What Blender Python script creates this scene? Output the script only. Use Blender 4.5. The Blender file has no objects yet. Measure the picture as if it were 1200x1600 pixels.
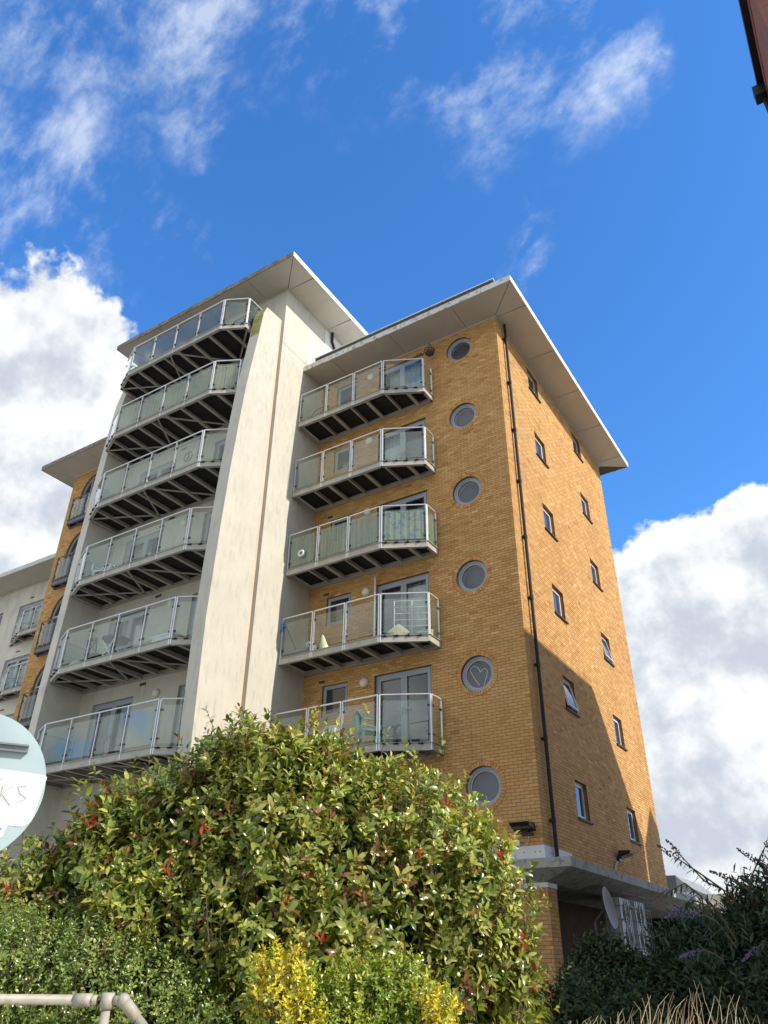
import bpy, math, random
import numpy as np
from mathutils import Matrix, Vector
random.seed(7); RNG = np.random.default_rng(11)
sc = bpy.context.scene
COL = sc.collection
R = math.radians

# ------------------------------------------------------------------ camera
CAM = np.array([6.5799, -16.7737, 0.1064])
AX_R = np.array([0.8426, 0.5382, 0.0]); 
yaw, pitch, roll = 0.5681, 0.5422, 0.0096
_f = np.array([-math.sin(yaw)*math.cos(pitch), math.cos(yaw)*math.cos(pitch), math.sin(pitch)])
_r = np.array([math.cos(yaw), math.sin(yaw), 0.0]); _u = np.cross(_r, _f)
AX_R = _r*math.cos(roll)+_u*math.sin(roll); AX_U = _u*math.cos(roll)-_r*math.sin(roll); AX_F = _f
cam = bpy.data.cameras.new('camera'); camo = bpy.data.objects.new('camera', cam); COL.objects.link(camo)
cam.sensor_fit = 'HORIZONTAL'; cam.sensor_width = 36.0; cam.lens = 36.0*1198.3/1200.0
cam.clip_start = 0.05; cam.clip_end = 2000
M = Matrix.Identity(4)
for i in range(3):
    M[i][0] = AX_R[i]; M[i][1] = AX_U[i]; M[i][2] = -AX_F[i]; M[i][3] = CAM[i]
camo.matrix_world = M
sc.camera = camo

# ------------------------------------------------------------------ light and sky
SUN = Vector((1.0, 0.04, 0.69)).normalized()
sun = bpy.data.lights.new('sun', 'SUN'); suno = bpy.data.objects.new('sun', sun); COL.objects.link(suno)
sun.energy = 2.9; sun.angle = R(0.53); sun.color = (1.0, 0.93, 0.82)
suno.rotation_euler = SUN.to_track_quat('Z', 'Y').to_euler(); suno.location = (40, 0, 40)
sc.view_settings.view_transform = 'Standard'; sc.view_settings.look = 'None'
sc.view_settings.exposure = 0.92; sc.view_settings.gamma = 1.0; sc.view_settings.use_curve_mapping = False
sc.cycles.max_bounces = 8; sc.cycles.transparent_max_bounces = 24; sc.cycles.transmission_bounces = 6
sc.cycles.caustics_reflective = False; sc.cycles.caustics_refractive = False
try:
    sc.cycles.use_denoising = True
except Exception: pass

world = bpy.data.worlds.new('World'); sc.world = world; world.use_nodes = True
class NT:
    """small helper to write node graphs"""
    def __init__(s, nt): s.t = nt; nt.nodes.clear()
    def n(s, typ, **kw):
        nd = s.t.nodes.new(typ)
        for k, v in kw.items():
            if k == 'i':
                for kk, vv in v.items():
                    if isinstance(vv, bpy.types.NodeSocket): s.t.links.new(vv, nd.inputs[kk])
                    else: nd.inputs[kk].default_value = vv
            else: setattr(nd, k, v)
        return nd
    def m(s, op, a, b=0.0, c=0.0, clamp=False):
        nd = s.t.nodes.new('ShaderNodeMath'); nd.operation = op; nd.use_clamp = clamp
        for k, v in enumerate((a, b, c)):
            if isinstance(v, bpy.types.NodeSocket): s.t.links.new(v, nd.inputs[k])
            else: nd.inputs[k].default_value = v
        return nd.outputs[0]
    def mr(s, v, a, b, c=0.0, d=1.0, typ='SMOOTHSTEP'):
        nd = s.t.nodes.new('ShaderNodeMapRange'); nd.interpolation_type = typ
        s.t.links.new(v, nd.inputs['Value'])
        for k, x in (('From Min', a), ('From Max', b), ('To Min', c), ('To Max', d)): nd.inputs[k].default_value = x
        return nd.outputs[0]
    def mix(s, fac, a, b, typ='MIX'):
        nd = s.t.nodes.new('ShaderNodeMix'); nd.data_type = 'RGBA'; nd.blend_type = typ
        for k, v in ((0, fac), (6, a), (7, b)):
            if isinstance(v, bpy.types.NodeSocket): s.t.links.new(v, nd.inputs[k])
            else: nd.inputs[k].default_value = v if k == 0 else (*v[:3], 1.0)
        return nd.outputs[2]
    def noise(s, vec, scale, detail=4.0, rough=0.55, dist=0.0):
        nd = s.t.nodes.new('ShaderNodeTexNoise'); nd.inputs['Scale'].default_value = scale
        nd.inputs['Detail'].default_value = detail; nd.inputs['Roughness'].default_value = rough
        nd.inputs['Distortion'].default_value = dist
        if vec is not None: s.t.links.new(vec, nd.inputs['Vector'])
        return nd.outputs[0]
    def link(s, a, b): s.t.links.new(a, b)

def vmap(g, vec, scale=(1, 1, 1), loc=(0, 0, 0), rot=(0, 0, 0)):
    nd = g.n('ShaderNodeMapping', i={'Vector': vec, 'Scale': scale, 'Location': loc, 'Rotation': rot})
    return nd.outputs[0]

g = NT(world.node_tree)
sky = g.n('ShaderNodeTexSky', sky_type='NISHITA', sun_disc=False, sun_elevation=math.asin(SUN.z),
          sun_rotation=math.atan2(SUN.x, SUN.y), altitude=20.0, air_density=1.0, dust_density=0.35, ozone_density=2.2)
tc = g.n('ShaderNodeTexCoord'); D = tc.outputs['Generated']
CUM = [(-0.755,0.334,0.564,0.135),(-0.697,0.372,0.605,0.085),(-0.750,0.411,0.518,0.140),(-0.690,0.418,0.595,0.055),(-0.805,0.397,0.440,0.122),(-0.751,0.461,0.473,0.090),(-0.823,0.303,0.481,0.177),(-0.189,0.896,0.395,0.066),(-0.139,0.918,0.372,0.096),(-0.051,0.896,0.428,0.058),(-0.060,0.942,0.325,0.12),(-0.199,0.940,0.278,0.105),(-0.159,0.970,0.185,0.122),(-0.115,0.988,0.104,0.112),(-0.257,0.956,0.142,0.086),(0.037,0.909,0.390,0.095),
       # the same broken cloud goes on round the rest of the sky
       (0.55,0.77,0.32,0.20),(0.86,-0.35,0.36,0.20),(0.42,-0.83,0.36,0.26),(0.1,-0.9,0.42,0.22),(-0.45,-0.8,0.40,0.30),(-0.85,-0.35,0.38,0.26),(-0.2,-0.6,0.77,0.2),(0.5,-0.45,0.74,0.16),(-0.95,0.1,0.28,0.2),(-0.5,0.85,0.12,0.2)]
WISP = [(-0.125,0.435,0.891,0.11),(-0.075,0.480,0.873,0.055),(-0.197,0.447,0.873,0.052),(-0.411,0.252,0.876,0.092),(-0.413,0.296,0.861,0.051),(-0.519,0.149,0.842,0.070),(-0.643,0.232,0.730,0.093),(-0.601,0.297,0.742,0.079),(-0.572,0.358,0.738,0.062),(-0.653,0.328,0.682,0.054),(-0.251,0.591,0.767,0.05),(-0.295,0.335,0.895,0.045),(-0.675,0.285,0.680,0.058),(-0.212,0.321,0.923,0.127),
        (0.3,-0.2,0.93,0.2),(-0.3,-0.3,0.9,0.22),(0.6,0.2,0.77,0.15)]
wq = g.n('ShaderNodeTexNoise', i={'Vector': D, 'Scale': 5.5, 'Detail': 6.0, 'Roughness': 0.62})
def warp(amount):
    off = g.n('ShaderNodeVectorMath', operation='SUBTRACT', i={0: wq.outputs['Color'], 1: (0.5, 0.5, 0.5)}).outputs[0]
    sc_ = g.n('ShaderNodeVectorMath', operation='SCALE', i={0: off, 'Scale': amount}).outputs[0]
    ad = g.n('ShaderNodeVectorMath', operation='ADD', i={0: D, 1: sc_}).outputs[0]
    return g.n('ShaderNodeVectorMath', operation='NORMALIZE', i={0: ad}).outputs[0]
def blobs(lst, gain, amount):
    out = None; DW = warp(amount)
    for x, y, z, a in lst:
        l = math.sqrt(x*x+y*y+z*z)
        dp = g.n('ShaderNodeVectorMath', operation='DOT_PRODUCT', i={0: DW, 1: (x/l, y/l, z/l)}).outputs['Value']
        v = g.mr(dp, math.cos(a*gain), math.cos(a*0.15), typ='LINEAR')
        out = v if out is None else g.m('MAXIMUM', out, v)
    return out
nb = g.noise(D, 9.0, 8.0, 0.60)
nb2 = g.noise(vmap(g, D, loc=(0.035, 0.0, 0.03)), 9.0, 8.0, 0.60)
nf = g.noise(D, 34.0, 5.0, 0.6)
bc = blobs(CUM, 1.45, 0.10)
# cumulus added outside the view to raise ambient light, thinning out towards the zenith
vd = g.n('ShaderNodeVectorMath', operation='DOT_PRODUCT', i={0: D, 1: (-0.46, 0.72, 0.52)}).outputs['Value']
elv = g.n('ShaderNodeSeparateXYZ', i={0: D}).outputs[2]
ext = g.m('MULTIPLY', g.mr(g.noise(vmap(g, D, loc=(2.0, 5.0, 1.0)), 2.6, 3.0, 0.5), 0.40, 0.58), g.mr(elv, 0.85, 0.55))
ext = g.m('MULTIPLY', ext, g.mr(vd, 0.70, 0.55))
bc = g.m('MAXIMUM', bc, g.m('MULTIPLY', ext, 0.8))
fld = g.m('ADD', bc, g.m('MULTIPLY', g.m('SUBTRACT', nb, 0.5), 1.5))
fld = g.m('ADD', fld, g.m('MULTIPLY', g.m('SUBTRACT', nf, 0.5), 0.25))
pf = g.noise(D, 17.0, 3.0, 0.5)
puff = g.m('SUBTRACT', 1.0, g.m('ABSOLUTE', g.m('MULTIPLY_ADD', pf, 2.0, -1.0)))
fld = g.m('ADD', fld, g.m('MULTIPLY', g.m('SUBTRACT', puff, 0.75), 0.45))
cmask = g.m('MULTIPLY', g.mr(fld, 0.31, 0.50), g.mr(bc, 0.0, 0.2))
relief = g.m('SUBTRACT', nb, nb2)                                   # lobes that face the sun are brighter
bign = g.noise(vmap(g, D, loc=(1.3, 0.2, 0.7)), 5.0, 4.0, 0.55)
shade = g.mr(g.m('ADD', g.m('ADD', g.m('MULTIPLY', relief, 2.6), g.m('MULTIPLY', g.m('SUBTRACT', 0.9, fld), 0.45)), g.m('MULTIPLY', g.m('SUBTRACT', bign, 0.45), 1.6)), -0.45, 0.35)
ccol = g.mix(shade, (2.15, 2.36, 2.68), (3.7, 3.75, 3.8))
wv = vmap(g, D, scale=(1.0, 1.6, 0.8), rot=(0.5, 0.3, 0.6))
wn = g.noise(wv, 6.5, 10.0, 0.63, 0.15)
wfine = g.noise(wv, 34.0, 5.0, 0.6, 0.2)
bw = blobs(WISP, 1.5, 0.34)
wf = g.m('MULTIPLY', g.mr(bw, 0.0, 0.9), g.m('ADD', 0.0, g.mr(g.m('ADD', wn, g.m('MULTIPLY', g.m('SUBTRACT', wfine, 0.5), 0.25)), 0.44, 0.88)))
wmask = g.m('MULTIPLY', g.mr(wf, 0.0, 0.6, typ='LINEAR'), 0.58)
hs = g.n('ShaderNodeHueSaturation', i={'Saturation': 1.22, 'Value': 1.0, 'Color': sky.outputs[0]})
skyc = g.mix(1.0, hs.outputs[0], (0.66, 0.90, 1.115), 'MULTIPLY')
c1 = g.mix(wmask, skyc, (3.2, 3.5, 3.9))
c2 = g.mix(cmask, c1, ccol)
bg = g.n('ShaderNodeBackground', i={'Color': c2, 'Strength': 0.15})
wo = g.n('ShaderNodeOutputWorld'); g.link(bg.outputs[0], wo.inputs[0])

# ------------------------------------------------------------------ materials
MATS = {}
def mat(name, base=(0.5, 0.5, 0.5), rough=0.6, var=0.12, scale=3.0, metal=0.0, spec=0.4, bump=0.0, bscale=40.0,
        dirt=None, dirt_amt=0.5, dirt_scale=(1.2, 1.2, 0.25), coord='Object'):
    m_ = bpy.data.materials.new(name); m_.use_nodes = True; q = NT(m_.node_tree)
    t = q.n('ShaderNodeTexCoord'); v = t.outputs[coord]
    n1 = q.noise(v, scale, 5.0, 0.6)
    lo = tuple(c*(1-var) for c in base); hi = tuple(min(1, c*(1+var)) for c in base)
    c = q.mix(q.mr(n1, 0.3, 0.7), lo, hi)
    if dirt is not None:
        n2 = q.noise(vmap(q, v, scale=dirt_scale), 2.2, 7.0, 0.62)
        c = q.mix(q.m('MULTIPLY', q.mr(n2, 0.48, 0.72), dirt_amt), c, dirt)
    b = q.n('ShaderNodeBsdfPrincipled', i={'Base Color': c, 'Roughness': rough, 'Metallic': metal, 'Specular IOR Level': spec})
    if bump:
        bn = q.noise(v, bscale, 4.0, 0.6)
        bp = q.n('ShaderNodeBump', i={'Height': bn, 'Strength': bump, 'Distance': 0.01}); q.link(bp.outputs[0], b.inputs['Normal'])
    o = q.n('ShaderNodeOutputMaterial'); q.link(b.outputs[0], o.inputs[0]); MATS[name] = m_
    return m_

def mat_attr(name, rough=0.8, spec=0.25, trans=0.0, bump=0.0, objrand=None, grain=0.12, gscale=60.0, weather=0.0):
    """colour from the per-face attribute 'col' (or a ramp over the object's random number)"""
    m_ = bpy.data.materials.new(name); m_.use_nodes = True; q = NT(m_.node_tree)
    t = q.n('ShaderNodeTexCoord')
    if objrand is None:
        c = q.n('ShaderNodeAttribute', attribute_name='col').outputs['Color']
    else:
        oi = q.n('ShaderNodeObjectInfo'); rp = q.n('ShaderNodeValToRGB'); rp.color_ramp.interpolation = 'LINEAR'
        els = rp.color_ramp.elements
        while len(els) < len(objrand): els.new(0.5)
        for k, cc in enumerate(objrand):
            els[k].position = k/(len(objrand)-1); els[k].color = (*cc, 1)
        q.link(oi.outputs['Random'], rp.inputs[0]); c = rp.outputs[0]
    geo = q.n('ShaderNodeNewGeometry')
    n1 = q.noise(geo.outputs['Position'], gscale, 4.0, 0.65)
    c = q.mix(1.0, c, q.mix(n1, (1-grain*2,)*3, (1+grain*1.2,)*3), 'MULTIPLY')
    if weather:                                       # batches of brick, damp patches and faint run-off streaks
        w1 = q.noise(geo.outputs['Position'], 0.45, 5.0, 0.6); w2 = q.noise(vmap(q, geo.outputs['Position'], scale=(2.2, 2.2, 0.22)), 1.6, 5.0, 0.6)
        c = q.mix(q.m('MULTIPLY', q.mr(w1, 0.35, 0.68), weather), c, q.mix(1.0, c, (0.78, 0.72, 0.70), 'MULTIPLY'))
        c = q.mix(q.m('MULTIPLY', q.mr(w2, 0.55, 0.75), weather), c, q.mix(1.0, c, (0.70, 0.68, 0.70), 'MULTIPLY'))
    b = q.n('ShaderNodeBsdfPrincipled', i={'Base Color': c, 'Roughness': rough, 'Specular IOR Level': spec})
    if bump:
        bp = q.n('ShaderNodeBump', i={'Height': n1, 'Strength': bump, 'Distance': 0.006}); q.link(bp.outputs[0], b.inputs['Normal'])
    sh = b.outputs[0]
    if trans:
        tl = q.n('ShaderNodeBsdfTranslucent', i={'Color': q.mix(1.0, c, (1.5, 1.6, 0.7), 'MULTIPLY')})
        mx = q.n('ShaderNodeMixShader', i={0: trans, 1: sh, 2: tl.outputs[0]}); sh = mx.outputs[0]
    o = q.n('ShaderNodeOutputMaterial'); q.link(sh, o.inputs[0]); MATS[name] = m_
    return m_

def mat_glass(name, tint, refl=1.7, haze=0.0, hazecol=(0.6, 0.68, 0.65), rough=0.015):
    """thin sheet of glass: clear or tinted, mirror by angle, a little film of dirt"""
    m_ = bpy.data.materials.new(name); m_.use_nodes = True; q = NT(m_.node_tree)
    lw = q.n('ShaderNodeLayerWeight', i={'Blend': 0.5}); fac = q.m('MULTIPLY', q.m('ADD', 0.043, q.m('MULTIPLY', q.m('POWER', lw.outputs['Facing'], 5.0), 0.95)), refl, clamp=True)
    tr = q.n('ShaderNodeBsdfTransparent', i={'Color': (*tint, 1)}); gl = q.n('ShaderNodeBsdfGlossy', i={'Color': (1, 1, 1, 1), 'Roughness': rough})
    sh = tr.outputs[0]
    if haze:
        df = q.n('ShaderNodeBsdfDiffuse', i={'Color': (*hazecol, 1)})
        t = q.n('ShaderNodeTexCoord'); nn = q.noise(t.outputs['Object'], 1.3, 5.0, 0.6)
        mh = q.n('ShaderNodeMixShader', i={0: q.m('MULTIPLY', q.mr(nn, 0.2, 0.8), haze*1.6), 1: sh, 2: df.outputs[0]}); sh = mh.outputs[0]
    mx = q.n('ShaderNodeMixShader', i={0: fac, 1: sh, 2: gl.outputs[0]})
    o = q.n('ShaderNodeOutputMaterial'); q.link(mx.outputs[0], o.inputs[0]); MATS[name] = m_
    return m_

mat_attr('brick', 0.85, 0.2, bump=0.35, grain=0.14, gscale=45, weather=0.42)
BRICKRAMP = [(0.56, 0.315, 0.113), (0.62, 0.36, 0.136), (0.585, 0.33, 0.12), (0.64, 0.385, 0.152), (0.535, 0.292, 0.103), (0.61, 0.345, 0.126)]
mat_attr('brick_single', 0.85, 0.2, bump=0.35, objrand=BRICKRAMP, grain=0.14, gscale=45, weather=0.42)
mat('mortar', (0.20, 0.14, 0.075), 0.95, 0.2, 8, bump=0.3)
mat('render', (0.53, 0.495, 0.405), 0.9, 0.05, 1.4, dirt=(0.38, 0.355, 0.30), dirt_amt=0.6, dirt_scale=(3.4, 3.4, 0.8), bump=0.25, bscale=90)
mat('render_grey', (0.60, 0.56, 0.47), 0.9, 0.06, 1.2, dirt=(0.38, 0.355, 0.31), dirt_amt=0.6, dirt_scale=(1.0, 1.0, 0.4), bump=0.25, bscale=90)
mat('render_beige', (0.56, 0.475, 0.36), 0.9, 0.05, 1.0, dirt=(0.42, 0.36, 0.28), dirt_amt=0.4)
mat('render_moss', (0.30, 0.27, 0.09), 0.95, 0.4, 5, dirt=(0.55, 0.5, 0.38), dirt_amt=0.8, bump=0.4)
mat('clad_white', (0.64, 0.64, 0.62), 0.5, 0.03, 1.0, dirt=(0.48, 0.47, 0.43), dirt_amt=0.45)
mat('soffit', (0.46, 0.425, 0.35), 0.7, 0.06, 0.7, dirt=(0.40, 0.36, 0.28), dirt_amt=0.5, dirt_scale=(0.7, 0.7, 0.7))
mat('roof_dark', (0.07, 0.065, 0.06), 0.9, 0.2)
mat('fascia', (0.62, 0.60, 0.54), 0.6, 0.08, 2, dirt=(0.14, 0.13, 0.10), dirt_amt=0.95, dirt_scale=(5, 5, 5), bump=0.2)
mat('fascia_dark', (0.20, 0.17, 0.13), 0.8, 0.3, 4, dirt=(0.42, 0.40, 0.36), dirt_amt=0.5, dirt_scale=(3, 3, 3))
mat('fascia_white', (0.80, 0.80, 0.77), 0.45, 0.05, 2, dirt=(0.45, 0.43, 0.38), dirt_amt=0.4, dirt_scale=(2, 2, 2))
mat('concrete', (0.36, 0.345, 0.30), 0.9, 0.12, 2.5, dirt=(0.10, 0.10, 0.075), dirt_amt=0.85, dirt_scale=(2.6, 2.6, 2.6), bump=0.4)
mat('steel_paint', (0.41, 0.39, 0.335), 0.55, 0.08, 3, dirt=(0.27, 0.25, 0.21), dirt_amt=0.5, dirt_scale=(2, 2, 2))
mat('rail_metal', (0.70, 0.71, 0.70), 0.35, 0.05, 5, metal=0.35, spec=0.5)
mat_attr('leaf_dull', 0.5, 0.3, trans=0.12, grain=0.12, gscale=30)
mat('clamp', (0.05, 0.05, 0.05), 0.5)
mat('deck', (0.022, 0.020, 0.018), 0.9, 0.3, 6)
mat('frame_grey', (0.33, 0.355, 0.375), 0.45, 0.04)
mat('frame_dark', (0.13, 0.135, 0.14), 0.5, 0.1)
mat('frame_light', (0.62, 0.63, 0.62), 0.4, 0.04)
mat('sill', (0.055, 0.048, 0.042), 0.6)
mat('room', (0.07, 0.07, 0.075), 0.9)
mat('curtain', (0.52, 0.53, 0.54), 0.9, 0.1, 4)
mat('blind_blue', (0.075, 0.085, 0.115), 0.8, 0.06)
mat('curtain_dark', (0.16, 0.18, 0.22), 0.9, 0.1, 4)
mat('black_plastic', (0.014, 0.014, 0.016), 0.4, 0.2)
mat('lamp_glass', (0.72, 0.68, 0.55), 0.35, 0.04)
mat_glass('glass_balcony', (0.90, 0.955, 0.93), 1.15, 0.035)
mat_glass('glass_door', (0.88, 0.92, 0.92), 1.5, 0.01)
mat('pane_dark', (0.030, 0.034, 0.040), 0.04, 0.2, 1.5, spec=0.85)
mat('pane_mid', (0.05, 0.056, 0.07), 0.04, 0.15, 1.0, spec=0.85)
mat('white_plastic', (0.80, 0.80, 0.78), 0.4, 0.03)
mat('dark_cloth', (0.05, 0.055, 0.06), 0.9)
mat('teal', (0.06, 0.22, 0.26), 0.5); mat('grey_cloth', (0.22, 0.23, 0.23), 0.9, 0.2, 8)
mat('cream_cloth', (0.66, 0.60, 0.42), 0.9, 0.1, 6); mat('blue_plastic', (0.13, 0.25, 0.42), 0.5)
mat('beige_cushion', (0.62, 0.52, 0.38), 0.9, 0.15, 14)
mat_attr('leaf', 0.25, 0.65, trans=0.2, grain=0.12, gscale=30)
mat_attr('leaf_single', 0.24, 0.65, trans=0.15, grain=0.12, gscale=30, objrand=[(0.14, 0.19, 0.03), (0.26, 0.29, 0.045), (0.12, 0.17, 0.028), (0.33, 0.33, 0.07), (0.19, 0.23, 0.04)])
mat_attr('leaf_red', 0.36, 0.5, trans=0.25, objrand=[(0.42, 0.035, 0.015), (0.5, 0.09, 0.02), (0.34, 0.03, 0.02)])
mat('bark', (0.12, 0.085, 0.055), 0.9, 0.3, 20)
mat('earth', (0.05, 0.042, 0.03), 0.95, 0.4, 3, bump=0.6, bscale=12)
mat('straw', (0.55, 0.44, 0.27), 0.8, 0.2, 10)
mat('pale_paving', (0.45, 0.42, 0.36), 0.95, 0.15, 1.5, bump=0.4, bscale=12)  # unseen paving, made pale to bounce light up onto the shaded walls
mat('sign_back', (0.40, 0.50, 0.50), 0.45, 0.06, 4, dirt=(0.40, 0.48, 0.48), dirt_amt=0.4, dirt_scale=(6, 6, 6))
mat('sticker', (0.66, 0.66, 0.63), 0.6, 0.05, 9, dirt=(0.6, 0.6, 0.58), dirt_amt=0.6, dirt_scale=(14, 14, 14))
mat('pen', (0.55, 0.55, 0.54), 0.7); mat('pen_dark', (0.10, 0.10, 0.11), 0.7)
mat('galv', (0.26, 0.27, 0.27), 0.4, 0.1, 8, metal=0.6)
mat('tube_cream', (0.37, 0.34, 0.27), 0.5, 0.1, 12, dirt=(0.24, 0.18, 0.11), dirt_amt=0.6, dirt_scale=(12, 12, 12))
mat('red_brick', (0.23, 0.085, 0.06), 0.9, 0.25, 6, bump=0.5, bscale=30)
mat('brick_recess_shade', (0.07, 0.04, 0.03), 0.9, 0.2)  # near-black brick puts the shade under the canopy into the colour
mat('dish_grey', (0.27, 0.27, 0.265), 0.5, 0.05); mat('slate', (0.08, 0.085, 0.095), 0.6, 0.15, 2)
mat('mesh_grey', (0.24, 0.24, 0.23), 0.5, 0.1)
mat('flower', (0.13, 0.09, 0.18), 0.8, 0.2, 20)
MATS['brick_dim'] = MATS['brick']

# ------------------------------------------------------------------ mesh helpers
class MB:
    def __init__(s): s.v = []; s.f = []
    def add(s, vs, fs):
        o = len(s.v); s.v += [tuple(map(float, p)) for p in vs]; s.f += [tuple(i+o for i in q) for q in fs]; return s
    def box(s, x0, x1, y0, y1, z0, z1):
        return s.add([(x0,y0,z0),(x1,y0,z0),(x1,y1,z0),(x0,y1,z0),(x0,y0,z1),(x1,y0,z1),(x1,y1,z1),(x0,y1,z1)],
                     [(0,3,2,1),(4,5,6,7),(0,1,5,4),(1,2,6,5),(2,3,7,6),(3,0,4,7)])
    def prism(s, poly, z0, z1):                       # poly counter-clockwise seen from above
        n = len(poly)
        return s.add([(x,y,z0) for x,y in poly]+[(x,y,z1) for x,y in poly],
                     [tuple(range(n-1,-1,-1)), tuple(range(n,2*n))]+[(i,(i+1)%n,n+(i+1)%n,n+i) for i in range(n)])
    def bar(s, a, b, w, h, up=(0,0,1)):               # box section along a-b
        a = Vector(a); b = Vector(b); d = (b-a).normalized(); side = d.cross(Vector(up))
        if side.length < 1e-4: side = Vector((1,0,0))
        side.normalize(); t = side.cross(d)
        vs = []
        for p in (a, b):
            for sx, sz in ((-1,-1),(1,-1),(1,1),(-1,1)): vs.append(p+side*(sx*w/2)+t*(sz*h/2))
        return s.add(vs, [(0,1,2,3),(7,6,5,4),(0,4,5,1),(1,5,6,2),(2,6,7,3),(3,7,4,0)])
    def tube(s, pts, rad, n=8, cap=True):
        pts = [Vector(p) for p in pts]; rads = rad if isinstance(rad, (list, tuple)) else [rad]*len(pts)
        rings = []; prev = None
        for i, p in enumerate(pts):
            d = (pts[min(i+1,len(pts)-1)]-pts[max(i-1,0)]).normalized()
            a = prev if prev is not None else (Vector((0,0,1)) if abs(d.z) < 0.9 else Vector((1,0,0)))
            a = (a-d*a.dot(d)).normalized(); prev = a; b = d.cross(a)
            rings.append([p+(a*math.cos(2*math.pi*k/n)+b*math.sin(2*math.pi*k/n))*rads[i] for k in range(n)])
        vs = [q for r_ in rings for q in r_]; fs = []
        for i in range(len(pts)-1):
            for k in range(n): fs.append((i*n+k, i*n+(k+1)%n, (i+1)*n+(k+1)%n, (i+1)*n+k))
        if cap: fs += [tuple(range(n-1,-1,-1)), tuple((len(pts)-1)*n+k for k in range(n))]
        return s.add(vs, fs)
    def ball(s, c, rx, ry, rz, n=10, m=6):
        vs = []; fs = []
        for j in range(m+1):
            t = math.pi*j/m
            for k in range(n):
                p = 2*math.pi*k/n; vs.append((c[0]+rx*math.sin(t)*math.cos(p), c[1]+ry*math.sin(t)*math.sin(p), c[2]+rz*math.cos(t)))
        for j in range(m):
            for k in range(n): fs.append((j*n+k, (j+1)*n+k, (j+1)*n+(k+1)%n, j*n+(k+1)%n))
        return s.add(vs, fs)
    def build(s, name, material, parent=None, smooth=False):
        me = bpy.data.meshes.new(name); me.from_pydata(s.v, [], s.f); me.validate(); me.update()
        return link(name, me, material, parent, smooth)

def link(name, me, material, parent=None, smooth=False):
    o = bpy.data.objects.new(name, me); COL.objects.link(o)
    if material is not None and not me.materials: me.materials.append(MATS[material])
    if smooth:
        me.polygons.foreach_set('use_smooth', [True]*len(me.polygons))
    if parent is not None:
        o.parent = parent
        if parent.type == 'EMPTY': o.matrix_parent_inverse = Matrix.Translation(-parent.location)
    return o
def thing(name, label, cat, loc=(0,0,0), group=None):
    o = bpy.data.objects.new(name, None); COL.objects.link(o); o.location = loc; o.empty_display_size = 0.3
    tag(o, label, cat, group); return o
def tag(o, label, cat, group=None):
    o['label'] = label; o['category'] = cat
    if group: o['group'] = group
    return o

def np_mesh(name, V, F4, cols, material, parent=None, smooth=False):
    """V (n,3), F4 (m,k) equal-sized faces, cols (m,3) per face"""
    me = bpy.data.meshes.new(name); V = np.asarray(V, np.float32); n = len(V); m = len(F4); k = F4.shape[1]
    me.vertices.add(n); me.vertices.foreach_set('co', V.ravel())
    me.loops.add(m*k); me.loops.foreach_set('vertex_index', F4.astype(np.int32).ravel())
    me.polygons.add(m); me.polygons.foreach_set('loop_start', (np.arange(m)*k).astype(np.int32))
    try: me.polygons.foreach_set('loop_total', np.full(m, k, np.int32))
    except Exception: pass
    me.update(calc_edges=True)
    if cols is not None:
        a = me.attributes.new('col', 'FLOAT_COLOR', 'FACE')
        a.data.foreach_set('color', np.concatenate([cols, np.ones((m, 1))], 1).astype(np.float32).ravel())
    return link(name, me, material, parent, smooth)

GZ = -1.4                                             # ground level (camera stands 1.5 m above it)
# ------------------------------------------------------------------ ground
gm = MB().add([(-900,-900,GZ),(900,-900,GZ),(900,900,GZ),(-900,900,GZ)], [(0,1,2,3)])
gr = gm.build('ground', 'pale_paving'); gr['kind'] = 'structure'
bd = MB().add([(-4.0,-14.4,GZ+0.004),(6.5,-9.6,GZ+0.004),(2.2,2,GZ+0.004),(1.6,14,GZ+0.004),(-4.0,14,GZ+0.004)], [(0,1,2,3,4)]).build('planting_bed', 'earth'); bd['kind'] = 'structure'  # unseen bed under the shrubs, added dark to cut bounce below the canopy

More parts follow.
